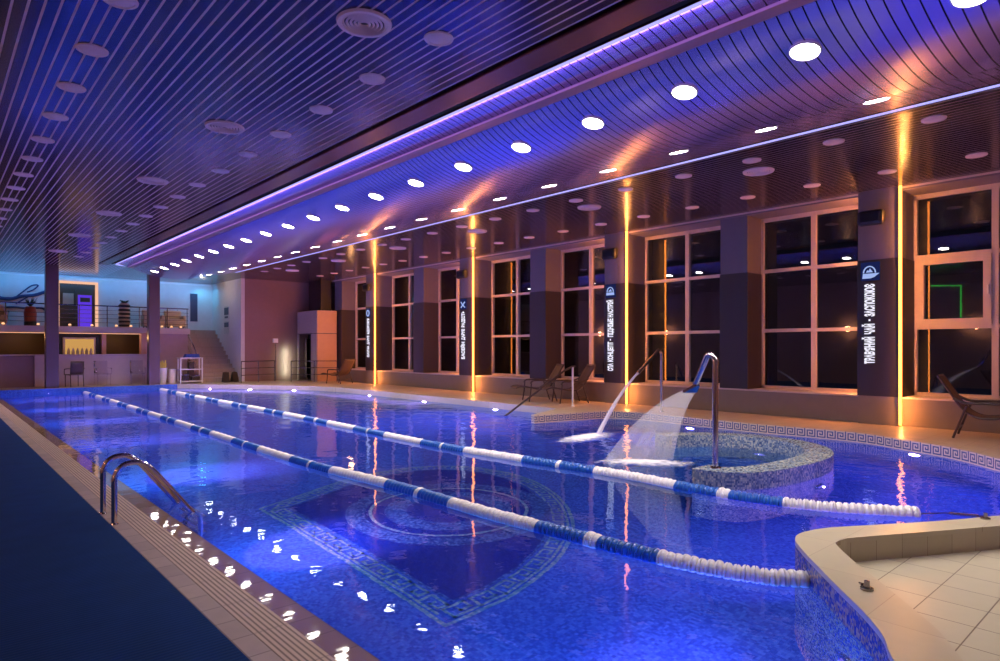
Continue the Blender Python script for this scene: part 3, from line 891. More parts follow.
def arch(p, dirv, h, reach, drop, bend):
    """post with a bent top leaning out along dirv"""
    d = Vector((dirv[0], dirv[1], 0)).normalized(); P = Vector(p)
    pts = [P, P+Vector((0, 0, h-bend))]
    R = bend
    for i in range(1, 9):
        a = (PI*.70)*i/8
        pts.append(P+Vector((0, 0, h-bend)) + d*(R-R*math.cos(a)) + Vector((0, 0, R*math.sin(a))))
    last = pts[-1]; tdir = (pts[-1]-pts[-2]).normalized()
    end = P + d*reach + Vector((0, 0, drop))
    pts += [last+(end-last)*.5, end]
    return pts
sp1 = thing('water_spout', 'tall bent chrome spout on the far pool edge pouring a thin jet', 'water spout', (12.02, 8.12, Z_DECK), 0, 'massage water spouts')
e1d = (-2.98, -.62)
pts1 = arch((0, 0, 0), e1d, 1.36, 1.25, .88, .14)
MB().tube(pts1, .034, 12).build('pipe', 'chrome', sp1, True)
MB().lathe([(.034, .02), (.06, .012), (.065, 0)], seg=18).build('base_flange', 'chrome', sp1, True)
sp2 = thing('water_spout', 'tall bent chrome spout on the round island pouring a broad sheet', 'water spout', (6.72, 3.82, Z_RING), 0, 'massage water spouts')
e2d = (.42, 1.10)
pts2 = arch((0, 0, 0), e2d, 1.29, .36, .93, .09)
MB().tube(pts2, .034, 12).build('pipe', 'chrome', sp2, True)
MB().lathe([(.034, .02), (.06, .012), (.065, 0)], seg=18).build('base_flange', 'chrome', sp2, True)
d2 = Vector((e2d[0], e2d[1], 0)).normalized(); s2 = Vector((d2.y, -d2.x, 0))
nz = Vector(pts2[-1])
b = MB()
for sg in (0,):
    q0, q1 = nz-d2*.04, nz+d2*.10+Vector((0, 0, -.09))
    b.grid([[q0-s2*.03, q0+s2*.03], [q1-s2*.10, q1+s2*.10]])
b.build('nozzle', 'chrome', sp2, solid=.03)
# falling sheet
base2 = Vector((6.72, 3.82, Z_RING)); src = base2 + nz + d2*.09+Vector((0, 0, -.08))
rows = []
for i in range(15):
    t = i/14
    wdt = .08+.46*t
    cpt = src + d2*(1.15*t) + Vector((0, 0, -(src.z+.0)*(.45*t+.55*t*t)))
    rows.append([tuple(cpt + s2*wdt*(2*j/12-1) + d2*(.05*math.sin(j*.9)*t)) for j in range(13)])
ws = MB().grid(rows).build('falling_water', 'spray', None, True, solid=.03)
tag(ws, 'translucent fan of water falling from the spout on the round island', 'water sheet', kind='stuff')
# thin jet
base1 = Vector((12.02, 8.12, Z_DECK)); src1 = base1+Vector(pts1[-1]); d1 = Vector((e1d[0], e1d[1], 0)).normalized()
land = Vector((8.95, 7.38, 0.))
pts = []
for i in range(13):
    t = i/12
    pts.append(src1.lerp(land, t) + Vector((0, 0, .10*4*t*(1-t))))
js = MB().tube(pts, [.022+.02*i/12 for i in range(13)], 8, False)
uv = js.bm.loops.layers.uv.verify()
js = js.build('water_jet', 'stream', None, True)
tag(js, 'thin white jet of water from the spout on the far pool edge', 'water jet', kind='stuff')
def foam(c, rx, ry, rot, label):
    P = []
    for i in range(13):
        row = []
        for j in range(13):
            u, v = i/12*2-1, j/12*2-1
            x, y = u*rx, v*ry
            rr = math.hypot(u, v)
            row.append((c[0]+x*math.cos(rot)-y*math.sin(rot), c[1]+x*math.sin(rot)+y*math.cos(rot), .006+.035*max(0, 1-rr)*random.uniform(.6, 1.2)))
        P.append(row)
    o = MB().grid(P).build('foam', 'foam', None, True)
    return tag(o, label, 'foam', kind='stuff')
foam((7.25, 5.15), .75, .34, math.atan2(-.85, .72), 'white foam on the water under the broad falling sheet')
foam((8.55, 7.3), .95, .36, .2, 'white foam on the water where the thin jet lands')

# slanting rail at the pool steps
rl = thing('step_handrail', 'dark slanting handrail on a pale post beside the two loungers', 'handrail', (11.55, 10.3, Z_DECK))
MB().tube([(-1.78, .62, -.24), (-.2, .07, .87), (-.02, .01, .95), (.06, -.02, .96)], .024, 10).build('rail', 'rattan_frame', rl, True)
MB().cyl((0, 0, 0), (0, 0, .94), .024, seg=12).build('post', 'white_plastic', rl, True)
MB().lathe([(.024, .02), (.05, .01), (.055, 0)], seg=16).build('base_flange', 'white_plastic', rl, True)

# ------------------------------------------------------------------ loungers: sling chair facing local +x
def sling_pts():
    return smoothline([(-.50, 0, .96), (-.36, 0, .74), (-.20, 0, .48), (-.02, 0, .34), (.18, 0, .325), (.42, 0, .37), (.66, 0, .40), (.80, 0, .36)], 4)
def lounger(label, loc, rz, group):
    t = thing('lounger', label, 'lounger', loc, rz, group)
    S = sling_pts(); W = .29
    P = [[(x, W*(2*j/6-1), z-.025*(1-(2*j/6-1)**2)) for j in range(7)] for x, _, z in S]
    MB().grid(P).build('sling_seat', 'rattan', t, True, solid=.014)
    b = MB()
    for sy in (-1, 1): b.tube([(x, sy*(W+.01), z) for x, _, z in S], .016, 8)
    b.tube([(S[0][0], -W-.01, S[0][2]), (S[0][0], W+.01, S[0][2])], .016, 8)
    b.tube([(S[-1][0], -W-.01, S[-1][2]), (S[-1][0], W+.01, S[-1][2])], .016, 8)
    b.build('frame', 'rattan_frame', t, True)
    for sy in (-1, 1):
        y = sy*(W+.035)
        MB().tube(smoothline([(-.30, y, 0), (-.20, y, .30), (-.13, y, .50)], 3), .017, 8).build('leg', 'rattan_frame', t, True)
        MB().tube(smoothline([(.46, y, 0), (.42, y, .25), (.40, y, .48)], 3), .017, 8).build('leg', 'rattan_frame', t, True)
        MB().tube(smoothline([(-.30, y, .62), (-.13, y, .55), (.1, y, .555), (.36, y, .545), (.42, y, .47)], 4), .021, 8).build('armrest', 'rattan_frame', t, True)
    MB().tube([(-.24, -W-.03, .15), (-.24, W+.03, .15)], .011, 6).build('stretcher', 'rattan_frame', t, True)
    return t
G = 'brown sling loungers'
lg = lounger('brown woven sling lounger under the window with the opening sash', (12.25, 2.47, Z_DECK), -PI/2+.12, G)
dup(lg, (12.2, 11.95, Z_DECK), PI-.5, 'brown sling lounger at the window wall, farther one of the touching pair')
dup(lg, (12.4, 11.05, Z_DECK), PI-.5, 'brown sling lounger at the window wall, nearer one of the touching pair')
dup(lg, (12.2, 23.1, Z_DECK), PI/2+.3, 'dark lounger beside the orange-lit cabin in the far corner')

# ------------------------------------------------------------------ underwater lamps
def uw_lamp(loc, nrm, label, col='violet_lens', power=30., rgb=(.20, .09, 1.), size=.16):
    n = Vector(nrm).normalized()
    t = thing('underwater_lamp', label, 'pool lamp', loc, 0, 'lamps in the pool walls')
    q = Vector((0, 0, 1)).rotation_difference(n).to_matrix().to_4x4()
    MB().lathe([(0, .028), (.06, .026), (.085, .018)], seg=20, T=q).build('lens', col, t, True)
    MB().lathe([(.083, .02), (.09, .028), (.115, .02), (.12, .0)], seg=20, T=q).build('rim', 'chrome', t, True)
    if col == 'dim_lens':
        L = bpy.data.lights.new('lamp_beam', 'SPOT'); L.spot_size = math.radians(165); L.spot_blend = .5; L.shadow_soft_size = .008; L.energy = power*2.5; L.color = rgb
    else:
        L = bpy.data.lights.new('lamp_beam', 'AREA'); L.shape = 'DISK'; L.size = size; L.energy = power; L.color = rgb; L.spread = math.radians(165)
    o = bpy.data.objects.new('lamp_beam', L); COL.objects.link(o); o.parent = t
    o.location = n*.05; o.rotation_euler = (-n).to_track_quat('Z', 'Y').to_euler() if False else n.to_track_quat('-Z', 'Y').to_euler()
    return t
V = (.42, .18, 1.)
for i in range(7):
    y = 2.2+3.75*i
    uw_lamp((X_POOL+.001, y, -.55), (1, 0, -.08), '%s violet underwater lamp from the camera in the left pool wall' % ORD[i], power=POW_L, rgb=(.03, .34, 1.))
    L = bpy.data.lights.new('lamp_spot', 'SPOT'); L.energy = 1300; L.color = (.8, .36, 1.); L.spot_size = math.radians(56); L.spot_blend = 1.; L.shadow_soft_size = .06
    o = bpy.data.objects.new('lamp_spot', L); COL.objects.link(o); o.location = (X_POOL+.06, y, -.5)
    o.rotation_euler = Vector((1, 0, -.75)).to_track_quat('-Z', 'Y').to_euler()
for i, (x, y) in enumerate(((3.1, Y_FAR), (5.6, Y_FAR))):
    uw_lamp((x, y-.001, -.5), (0, -1, 0), 'violet underwater lamp in the far pool wall, %s of two' % ('left' if i == 0 else 'right'), 'dim_lens', power=POW_R, rgb=V)
for i, (x, y, nx, ny) in enumerate(((8.1, 25.75, -.84, -.55), (9.1, 24.3, -.84, -.55), (10.1, 22.7, -.86, -.5), (10.9, 18.6, -1, 0), (10.9, 15.5, -1, 0), (10.88, 12.3, -1, 0))):
    uw_lamp((x+nx*.001, y+ny*.001, -.2), (nx, ny, -.25), '%s bright violet underwater lamp from the far corner along the window side' % ORD[i], power=POW_F, rgb=(.55, .28, 1.))
def lamp_on(line, i, z, label, col, power, rgb):
    a, b = Vector(line[i]), Vector(line[i+1]); m = (a+b)/2; t = (b-a).normalized(); n = Vector((t.y, -t.x))
    inside = Vector((8., 5.))-m
    if n.dot(inside) < 0: n = -n
    uw_lamp((m.x+n.x*.002, m.y+n.y*.002, z), (n.x, n.y, 0), label, col, power, rgb)
lamp_on(curve, 14, -.4, 'violet underwater lamp in the curved wall behind the round island', 'violet_lens', POW_R, V)
lamp_on(curve, 36, -.22, 'pinkish underwater lamp in the curved wall below the right lounger', 'pink_lens', POW_R, V)
lamp_on(curve, 47, -.45, 'violet underwater lamp in the curved wall at the right picture edge', 'violet_lens', POW_R*1.2, V)
lamp_on(curb_out, 10, -.5, 'violet underwater lamp in the near wall under the stone curb', 'dim_lens', POW_R, V)
lamp_on(curb_out, 34, -.5, 'violet underwater lamp in the near wall below the lane rope anchor', 'dim_lens', POW_R, (.15, .12, 1.))
uw_lamp((9.40, 4.6, -.3), (-1, 0, 0), 'added blue underwater fill lamp inside the round island, no real fixture', 'dim_lens', power=POW_R, rgb=(.1, .4, 1.))  # added to brighten the dark water inside the ring
# lamps in the island wall, shining outwards
for x, y, nx, ny in ((8.0, 3.2, 0, -1), (9.62, 4.1, .85, -.5)):
    uw_lamp((x+nx*.02, y+ny*.02, -.5), (nx, ny, 0), 'violet underwater lamp in the outer face of the round island, %s' % ('lane side' if ny == -1 else 'window side'), 'dim_lens', power=POW_R, rgb=V)

# ------------------------------------------------------------------ far end: columns, bar, mezzanine
for i, (x, nm) in enumerate(((3.23, 'left'), (6.45, 'right'))):
    o = struct(MB().box(x-.19, x+.19, 27.0, 27.36, Z_DECK-.05, Z_CEIL, bevel=.015).build('column', 'column'))
Y_BAR = 28.2
bar = thing('bar_counter', 'long pale mauve bar counter under the mezzanine', 'counter', (0, Y_BAR, Z_DECK))
b = MB(); b.box(2.85, 6.5, 0, .35, 0, 1.12); b.build('front_panel', 'bar_front', bar)
MB().box(-2.58, 2.05, .02, .35, 0, 1.12).build('side_front', 'bar_brown', bar)
MB().box(2.05, 2.85, .10, .35, 0, 1.10).build('recessed_panel', 'bar_brown', bar)
MB().box(-2.58, 6.55, -.06, .44, 1.12, 1.165, bevel=.008).build('worktop', 'bar_front', bar)
struct(MB().box(6.5, 8.05, Y_BAR+.3, Y_BAR+.45, Z_DECK, 2.13).build('wall_bar_end', 'mauve_wall'))
struct(MB().box(6.28, 6.5, Y_BAR+.1, Y_BAR+.4, 1.32, 2.13).build('bar_post_wall', 'orange_board'))
struct(MB().box(5.02, 5.16, Y_BAR+.5, Y_BAR+.7, Z_DECK, 2.13).build('bar_jamb_wall', 'orange_board'))
struct(MB().box(X_L, 8.05, Y_BACK-.5, Y_BACK-.4, Z_DECK, 2.13).build('wall_bar_back', 'bar_dark'))
struct(MB().box(3.3, 5.02, Y_BAR+.75, Y_BAR+.85, Z_DECK, 2.13).build('wall_bar_niche', 'black'))
cab = thing('display_cabinet', 'glowing golden display cabinet behind the bar counter', 'cabinet', (4.3, Y_BAR+.6, 1.24))
MB().box(-.52, .52, 0, .15, 0, .72, bevel=.01).build('body', 'cream', cab)
MB().box(-.46, .46, -.012, 0, .05, .66).build('lit_panel', 'lit_cabinet', cab)
for k in range(6):
    x = -.36+.144*k
    MB().lathe([(0, 0), (.05, 0), (.055, .14), (.03, .2), (.02, .25), (0, .25)], (x, -.06, .06), 12).build('bottle', 'cream', cab, True)
MB().box(-.46, .46, -.1, 0, .04, .06).build('shelf', 'cream', cab)
# mezzanine slab with its lit underside, railing
mz = struct(MB().box(X_L, 8.05, Y_BAR-.05, Y_BACK, 2.13, 2.36).build('mezzanine_slab', 'cream'))
MB().box(X_L, 6.5, Y_BAR-.06, Y_BAR-.05, 2.115, 2.15).build('edge_trim', 'orange_board', mz)
struct(MB().box(8.05, 9.7, Y_BACK-.3, Y_BACK, 2.13, 2.36).build('stair_landing_slab', 'cream'))
t = thing('light_strip', 'warm light strip under the front edge of the mezzanine', 'light strip', (0, Y_BAR+.3, 2.13))
MB().box(X_L+.1, 6.4, -.02, .02, -.025, -.002).build('diffuser', 'warm_lamp', t)
rail = thing('mezzanine_railing', 'thin metal railing with horizontal bars along the mezzanine edge', 'railing', (0, Y_BAR+.02, 2.36))
for x in (-2.3, -1.0, .4, 2.02, 3.5, 4.2, 5.1, 6.2, 7.2, 7.95):
    MB().cyl((x, 0, 0), (x, 0, .80), .018, seg=8).build('post', 'dark_chrome', rail)
MB().tube([(X_L+.05, 0, .80), (8.0, 0, .80)], .022, 8).build('top_rail', 'dark_chrome', rail)
for z in (.16, .32, .48, .63):
    MB().tube([(X_L+.05, 0, z), (8.0, 0, z)], .008, 6).build('bar', 'dark_chrome', rail)
lamp0 = None
for i, x in enumerate((1.95, 2.95, 3.9, 4.6, 5.4, 5.9, 7.0, 7.35, 7.7)):
    lab = '%s small warm lamp from the left along the mezzanine edge' % ORD[i]
    if lamp0 is None:
        lamp0 = thing('edge_lamp', lab, 'lamp', (x, Y_BAR-.02, 2.36), 0, 'small lamps along the mezzanine edge')
        MB().lathe([(.03, 0), (.03, .03), (.045, .03)], seg=12).build('base', 'dark_chrome', lamp0, True)
        MB().lathe([(.045, .03), (.05, .06), (.03, .09), (0, .1)], seg=12).build('globe', 'warm_lamp', lamp0, True)
    else: dup(lamp0, (x, Y_BAR-.02, 2.36), 0, lab)
# light strips at the top of the far wall
t = thing('light_strip', 'cyan light strip at the top of the far mezzanine wall', 'light strip', (0, Y_BACK-.04, Z_CEIL-.05))
MB().box(X_L+.05, 9.6, -.03, .03, -.03, .03).build('diffuser', 'cyan_led', t)
MB().box(X_L+.05, 9.6, -.05, -.032, -.05, .04).build('profile', 'white_plastic', t)
# doorway to the treatment rooms
d = struct(bpy.data.objects.new('door_1', None)); COL.objects.link(d)
yb = Y_BACK-.001
f = MB(); f.box(3.78, 3.88, yb-.08, yb, 2.36, 4.24); f.box(5.10, 5.20, yb-.08, yb, 2.36, 4.24); f.box(3.78, 5.20, yb-.08, yb, 4.14, 4.24)
f.build('door_frame', 'orange_lit_frame', d)  # frame glows to stand for the orange light on it
MB().box(3.88, 5.10, yb-.02, yb, 2.36, 4.14).build('dark_leaf', 'bar_dark', d)
MB().box(4.50, 4.98, yb-.04, yb-.02, 2.36, 3.70).build('violet_lit_glass', 'door_violet_light', d)  # glow stands for violet light on the door glass
MB().box(4.58, 4.92, yb-.05, yb-.041, 3.42, 3.60).build('door_notice', 'bar_dark', d)
MB().box(4.42, 4.50, yb-.06, yb-.02, 2.36, 3.9).build('door_stile', 'bar_dark', d)
MB().box(4.0, 4.36, yb-.04, yb-.02, 3.3, 3.75).build('upper_panel', 'orange_board', d)
d2_ = struct(bpy.data.objects.new('door_2', None)); COL.objects.link(d2_)
MB().box(8.75, 9.05, yb-.03, yb, 2.75, 4.0).build('leaf', 'notice_dark', d2_)
# branch painted on the wall left of the column
br = thing('wall_branch', 'dark blue leafless branch decoration on the mezzanine wall', 'wall decoration', (0, Y_BACK-.03, 0))
def brn(pts, r): return MB().tube(smoothline([(x, 0, z) for x, z in pts], 5), r, 6)
brn([(1.2, 3.35), (1.9, 3.45), (2.3, 3.42), (2.7, 3.55), (3.1, 3.62), (3.5, 3.8)], .06).build('branch', 'ink', br, True)
brn([(1.3, 3.42), (1.8, 3.55), (2.1, 3.45), (2.5, 3.46)], .05).build('branch', 'ink', br, True)
brn([(2.5, 3.5), (2.75, 3.75), (3.0, 3.98), (3.2, 4.0), (3.05, 3.82), (2.85, 3.72)], .025).build('twig', 'ink', br, True)
brn([(2.9, 3.55), (2.7, 3.4), (2.5, 3.25)], .025).build('twig', 'ink', br, True)
brn([(1.2, 3.08), (1.8, 3.05), (2.4, 3.12), (2.8, 3.1), (3.3, 3.12), (3.45, 3.02)], .04).build('branch', 'ink', br, True)
brn([(1.2, 2.9), (1.7, 2.88), (2.3, 2.95)], .03).build('branch', 'ink', br, True)
# vases on the mezzanine
v = thing('plant_vase', 'tall red and dark vase with a small green plant on the mezzanine', 'vase', (2.83, 29.3, 2.36))
MB().lathe([(0, 0), (.17, 0), (.19, .1), (.2, .5), (.16, .72), (.12, .74)], seg=20).build('vase_body', 'red_pot', v, True)
MB().lathe([(.175, .0), (.195, .02), (.2, .16), (.19, .18)], seg=20).build('dark_base', 'black', v, True)
b = MB()
for k in range(26):
    a = random.uniform(0, 2*PI); l = random.uniform(.15, .3); tz = random.uniform(.15, .4)
    e = Vector((math.cos(a)*l, math.sin(a)*l, .74+tz)); m_ = Vector((0, 0, .72)).lerp(e, .5); sdv = Vector((-math.sin(a), math.cos(a), 0))*.03
    b.quad((0, 0, .72), tuple(m_+sdv), tuple(e), tuple(m_-sdv))
b.build('leaves', 'plant', v)
v = thing('striped_vase', 'tall vase with black and pale horizontal bands on the mezzanine', 'vase', (5.9, 29.3, 2.36))
MB().lathe([(0, 0), (.18, 0), (.2, .4), (.19, .95), (.15, 1.0), (.12, 1.0)], seg=20).build('vase_body', 'cream', v, True)
for k in range(6):
    MB().lathe([(.19, .06+.155*k), (.212, .07+.155*k), (.212, .14+.155*k), (.19, .15+.155*k)], seg=20).build('dark_band', 'black', v, True)
b = MB()
for k in range(22):
    a = random.uniform(0, 2*PI); l = random.uniform(.1, .24); tz = random.uniform(.05, .16)
    e = Vector((math.cos(a)*l, math.sin(a)*l, 1.0+tz)); m_ = Vector((0, 0, .98)).lerp(e, .5)+Vector((0, 0, .03)); sdv = Vector((-math.sin(a), math.cos(a), 0))*.035
    b.quad((0, 0, .98), tuple(m_+sdv), tuple(e), tuple(m_-sdv))
b.build('leaves', 'plant', v)
# armchairs up there
ac = None
for i, (x, lab) in enumerate(((1.75, 'cream armchair on the mezzanine left of the red vase'), (6.9, 'cream armchair on the mezzanine right of the striped vase'), (7.72, 'cream armchair on the mezzanine nearest the stairs'))):
    if ac is None:
        ac = thing('armchair', lab, 'armchair', (x, 29.2, 2.36), 0, 'cream armchairs on the mezzanine')
        for xx in (-.28, .28):
            for yy in (-.24, .24): MB().cyl((xx, yy, 0), (xx, yy, .09), .025, seg=8).build('foot', 'black', ac)
        MB().box(-.33, .33, -.3, .3, .08, .4, bevel=.04).build('seat', 'cream', ac, True)
        MB().box(-.33, .33, .2, .34, .3, .78, bevel=.05).build('backrest', 'cream', ac, True)
        for s in (-1, 1): MB().box(s*.33-.06, s*.33+.06, -.3, .3, .08, .55, bevel=.04).build('armrest', 'cream', ac, True)
    else: dup(ac, (x, 29.2, 2.36), 0, lab)

# stairs
st = struct(bpy.data.objects.new('stair_floor', None)); COL.objects.link(st)
nst = 12
for i in range(nst):
    y0 = 27.25+.265*i
    MB().box(8.1, 9.70, y0, Y_BACK-.3, Z_DECK+.183*i, Z_DECK+.183*(i+1)).build('step', 'stair', st)
sr = thing('stair_railing', 'pale metal railing with slanted bars down the left side of the stairs', 'railing', (8.14, 27.3, Z_DECK))
for k in range(5):
    MB().cyl((0, .4+.6*k, .18+.41*k), (0, .4+.6*k, 1.25+.41*k), .016, seg=8).build('post', 'chrome', sr)
for h in (.35, .6, .85):
    MB().tube([(0, .4, h+.15+.2), (0, 2.95, h+.15+1.965)], .011, 6).build('bar', 'chrome', sr)
MB().tube([(0, .3, 1.1), (0, .4, 1.26), (0, 3.0, 3.06)], .022, 8).build('handrail', 'chrome', sr, True)
# notices on the stair wall
for i, (y, z, lab) in enumerate(((28.7, 3.1, 'dark blue notice board on the white stair wall, upper one'), (28.7, 2.45, 'dark and white notice board on the white stair wall, lower one'))):
    nb = thing('notice_board', lab, 'notice', (9.70, y, z), 0)
    MB().box(-.02, -.001, -.3, .3, -.28, .28, bevel=.004).build('board', 'notice_light', nb)
    MB().box(-.024, -.02, -.27, .27, -.10 if i == 0 else .02, .22, ).build('printed_panel', 'notice_dark', nb)
    if i == 0: MB().box(-.024, -.02, -.2, .2, -.24, -.16).build('printed_line', 'notice_dark', nb)
# shelf rack, bins
rk = thing('shelf_rack', 'open white shelf rack stacked with dark gear below the stairs', 'rack', (7.4, 27.1, Z_DECK))
for x in (0, .80):
    for y in (0, .36): MB().box(x-.02, x+.02, y-.02, y+.02, 0, 1.02).build('post', 'white_plastic', rk)
for z in (.08, .55, 1.0): MB().box(-.03, .83, -.03, .39, z-.015, z+.02).build('shelf', 'white_plastic', rk)
for i, (x, z, lab) in enumerate(((.42, 1.02, 'folded blue towels, upper pile on the white rack'),)):
    tw = thing('towel_stack', lab, 'towels', (7.4+x, 27.15, Z_DECK+z))
    for k in range(3): MB().box(-.26+.02*k, .3-.01*k, -.05, .25, .005+.045*k, .045+.045*k, bevel=.015).build('towel', 'towel_blue', tw, True)
for i, (x, z, w_, h_, lab) in enumerate(((.42, .575, .2, .3, 'black box on the middle shelf of the white rack'), (.2, .105, .24, .26, 'dark box on the bottom shelf, left'), (.58, .105, .3, .2, 'dark box on the bottom shelf, right'))):
    bx = thing('storage_box', lab, 'box', (7.4+x, 27.15, Z_DECK+z), 0, 'dark boxes on the rack')
    MB().box(-w_/2, w_/2, -.03, .22, 0, h_-.04, bevel=.01).build('body', 'black', bx)
    MB().box(-w_/2-.012, w_/2+.012, -.042, .232, h_-.04, h_, bevel=.008).build('lid', 'dark_chrome', bx)
pl = thing('tall_planter', 'tall white tapered planter holding yellow float sticks', 'planter', (6.86, 27.55, Z_DECK))
MB().lathe([(0, 0), (.12, 0), (.18, .62), (.165, .62), (.11, .05), (0, .05)], seg=20).build('pot', 'white_plastic', pl, True)
for k in range(7):
    a = k*.9; MB().tube([(.04*math.cos(a), .04*math.sin(a), .1), (.13*math.cos(a), .13*math.sin(a), .80+.02*k)], .028, 8).build('stick', 'yellow', pl, True)
wb = thing('waste_bin', 'short pale grey cylindrical bin beside the tall planter', 'bin', (7.2, 27.5, Z_DECK))
MB().lathe([(0, 0), (.13, 0), (.135, .52), (.12, .54), (.12, .5), (0, .5)], seg=20).build('bin_body', 'disc_paint', wb, True)
MB().lathe([(.118, .535), (.14, .535), (.14, .56), (.10, .575), (.09, .56)], seg=20).build('bin_rim', 'white_plastic', wb, True)
# wet floor signs
for i, (x, lab) in enumerate(((9.05, 'black folding floor sign below the stairs, left one'), (9.4, 'black folding floor sign below the stairs, right one'))):
    ws_ = thing('floor_sign', lab, 'floor sign', (x, 26.9, Z_DECK), .3*i, 'folding floor signs')
    for s in (-1, 1):
        T = Matrix.Rotation(s*.3, 4, 'X')
        MB().box(-.12, .12, -.008, .008, -.42, 0, mat=Matrix.Translation((0, s*.005, .41)) @ T).build('panel', 'black', ws_)
    MB().box(-.05, .05, -.02, .02, .40, .43).build('hinge', 'dark_chrome', ws_)
# chairs along the bar
def chair(label, loc, rz, mat, matf, group):
    t = thing('chair', label, 'chair', loc, rz, group)
    MB().box(-.23, .23, -.22, .22, .42, .45, bevel=.01).build('seat', mat, t)
    P = [[(-.22+.44*j/4, .2+.05*i/4+.015*(1-(j/2-1)**2), .46+.46*i/4) for j in range(5)] for i in range(5)]
    MB().grid(P).build('backrest', matf, t, True, solid=.02)
    for x in (-1, 1):
        MB().cyl((x*.21, -.2, 0), (x*.21, -.2, .44), .014, .016, 8).build('leg', matf, t)
        MB().cyl((x*.21, .24, 0), (x*.21, .2, .44), .014, .016, 8).build('leg', matf, t)
        MB().tube(smoothline([(x*.24, -.2, .43), (x*.245, -.18, .62), (x*.245, 0, .65), (x*.235, .23, .66)], 4), .014, 6).build('armrest', matf, t, True)
    return t
chair('brown armchair standing alone in front of the bar counter', (3.95, 27.55, Z_DECK), .25+PI, 'rattan', 'rattan_frame', None)
c1 = chair('clear acrylic chair in front of the bar, nearer the brown armchair', (4.85, 27.65, Z_DECK), .1, 'acrylic', 'acrylic', 'clear acrylic chairs')
dup(c1, (6.0, 27.65, Z_DECK), -.1, 'clear acrylic chair in front of the bar, nearer the right column')
# low steel barriers by the cabin, and the small call box on a pole
def barrier(label, p0, p1, n=3):
    t = thing('low_railing', label, 'railing', (p0[0], p0[1], Z_DECK), 0, 'low steel railings')
    dx, dy = p1[0]-p0[0], p1[1]-p0[1]
    for k in range(n):
        q = k/(n-1); MB().cyl((dx*q, dy*q, 0), (dx*q, dy*q, .86), .018, seg=8).build('post', 'dark_chrome', t)
    for z in (.3, .58, .86): MB().tube([(0, 0, z), (dx, dy, z)], .014 if z < .8 else .02, 6).build('bar', 'dark_chrome', t)
    return t
barrier('low steel railing in front of the brown wall', (9.35, 26.0), (10.95, 26.6))
barrier('low steel railing in front of the orange-lit cabin', (11.25, 25.6), (12.7, 24.4))
cbx = thing('call_box', 'small white box on a thin pole before the brown wall', 'box', (10.95, 26.5, Z_DECK))
MB().cyl((0, 0, 0), (0, 0, 1.62), .014, seg=8).build('pole', 'dark_chrome', cbx)
MB().box(-.10, .10, -.05, .05, 1.62, 1.8, bevel=.01).build('box_body', 'white_plastic', cbx)
# cabin
cb = thing('cabin', 'tall cabin with beige front and orange-lit side in the far corner', 'cabin', (12.1, 25.0, Z_DECK))
MB().box(.0, .9, .0, 1.9, 2.02, 2.98, bevel=.008).build('upper_box', 'beige_board', cb)
b = MB(); b.box(.02, .9, .0, .04, 0, 2.0); b.build('side_panel', 'orange_board', cb)  # orange colour stands for the amber light on this side
MB().box(.02, .9, -.006, 0, 2.04, 2.96).build('side_panel', 'orange_board', cb)  # orange sheet over the beige box, same painted amber light
MB().box(0, .04, .04, .55, 0, 2.0).build('front_panel', 'beige_board', cb)
MB().box(0, .04, 1.75, 1.9, 0, 2.0).build('front_panel', 'beige_board', cb)
MB().box(.5, .54, .05, 1.9, 0, 2.0).build('inner_back', 'black', cb)
MB().box(.2, .3, .7, .9, .1, 1.9).build('inner_post', 'chrome', cb)
MB().box(.15, .3, 1.3, 1.5, .1, 1.8).build('inner_post', 'dark_chrome', cb)
MB().box(.35, .82, .35, 1.5, 2.985, Z_CEIL-Z_DECK-.002).build('flue', 'black', cb)
for z in (2.01,):
    MB().box(-.004, .9, -.012, 1.9, z-.012, z+.012).build('shadow_gap_trim', 'black', cb)

# ------------------------------------------------------------------ lamps of the place and added fill
def area(name, loc, rot, size, size_y, power, rgb, spread=170):
    L = bpy.data.lights.new(name, 'AREA'); L.shape = 'RECTANGLE'; L.size = size; L.size_y = size_y; L.energy = power; L.color = rgb
    L.spread = math.radians(spread)
    o = bpy.data.objects.new(name, L); COL.objects.link(o); o.location = loc; o.rotation_euler = rot
    return o
def point(name, loc, power, rgb, r=0.):
    L = bpy.data.lights.new(name, 'POINT'); L.energy = power; L.color = rgb; L.shadow_soft_size = r
    o = bpy.data.objects.new(name, L); COL.objects.link(o); o.location = loc
    return o
# beams of the canopy downlights
for xx, zz in ((5.73, hz(2.56)), (7.5, hz(2.60))):
    for i in range(20):
        L = bpy.data.lights.new('downlight_beam', 'SPOT'); L.energy = POW_D; L.color = (1, .87, .74); L.spot_size = math.radians(128); L.spot_blend = .7; L.shadow_soft_size = .1
        o = bpy.data.objects.new('downlight_beam', L); COL.objects.link(o); o.location = (xx, 1.2+1.2*i, zz-.02)
# light thrown by the amber strips and by the canopy strips
def strip_area(name, loc, nrm, axis, length, width, power, rgb):
    z = -Vector(nrm).normalized(); y = Vector(axis).normalized(); x = y.cross(z).normalized(); z = x.cross(y)
    o = area(name, loc, (0, 0, 0), width, length, power, rgb, 180)
    o.rotation_euler = Matrix((x, y, z)).transposed().to_euler()
    return o
for k in (0, 1, 2, 3, 4):
    for q in range(14):
        point('amber_glow', (X_FACE-.07, pill_y[k]-.07, .35+.3*q), POW_A*.5, (1, .34, .08), 0.)
    for q in range(6):
        point('amber_glow_far', (X_FACE+.22, pill_y[k]+PW+.06, 1.0+.6*q), POW_A*1.7, (1, .32, .09), 0.)
for xx, sg in ((OX0+.05, 1),):
    strip_area('canopy_wash', (xx+sg*.02, 11., Z_CEIL-.03), (sg, 0, -.1), (0, 1, 0), 28., .05, POW_C, (.46, .26, 1.))
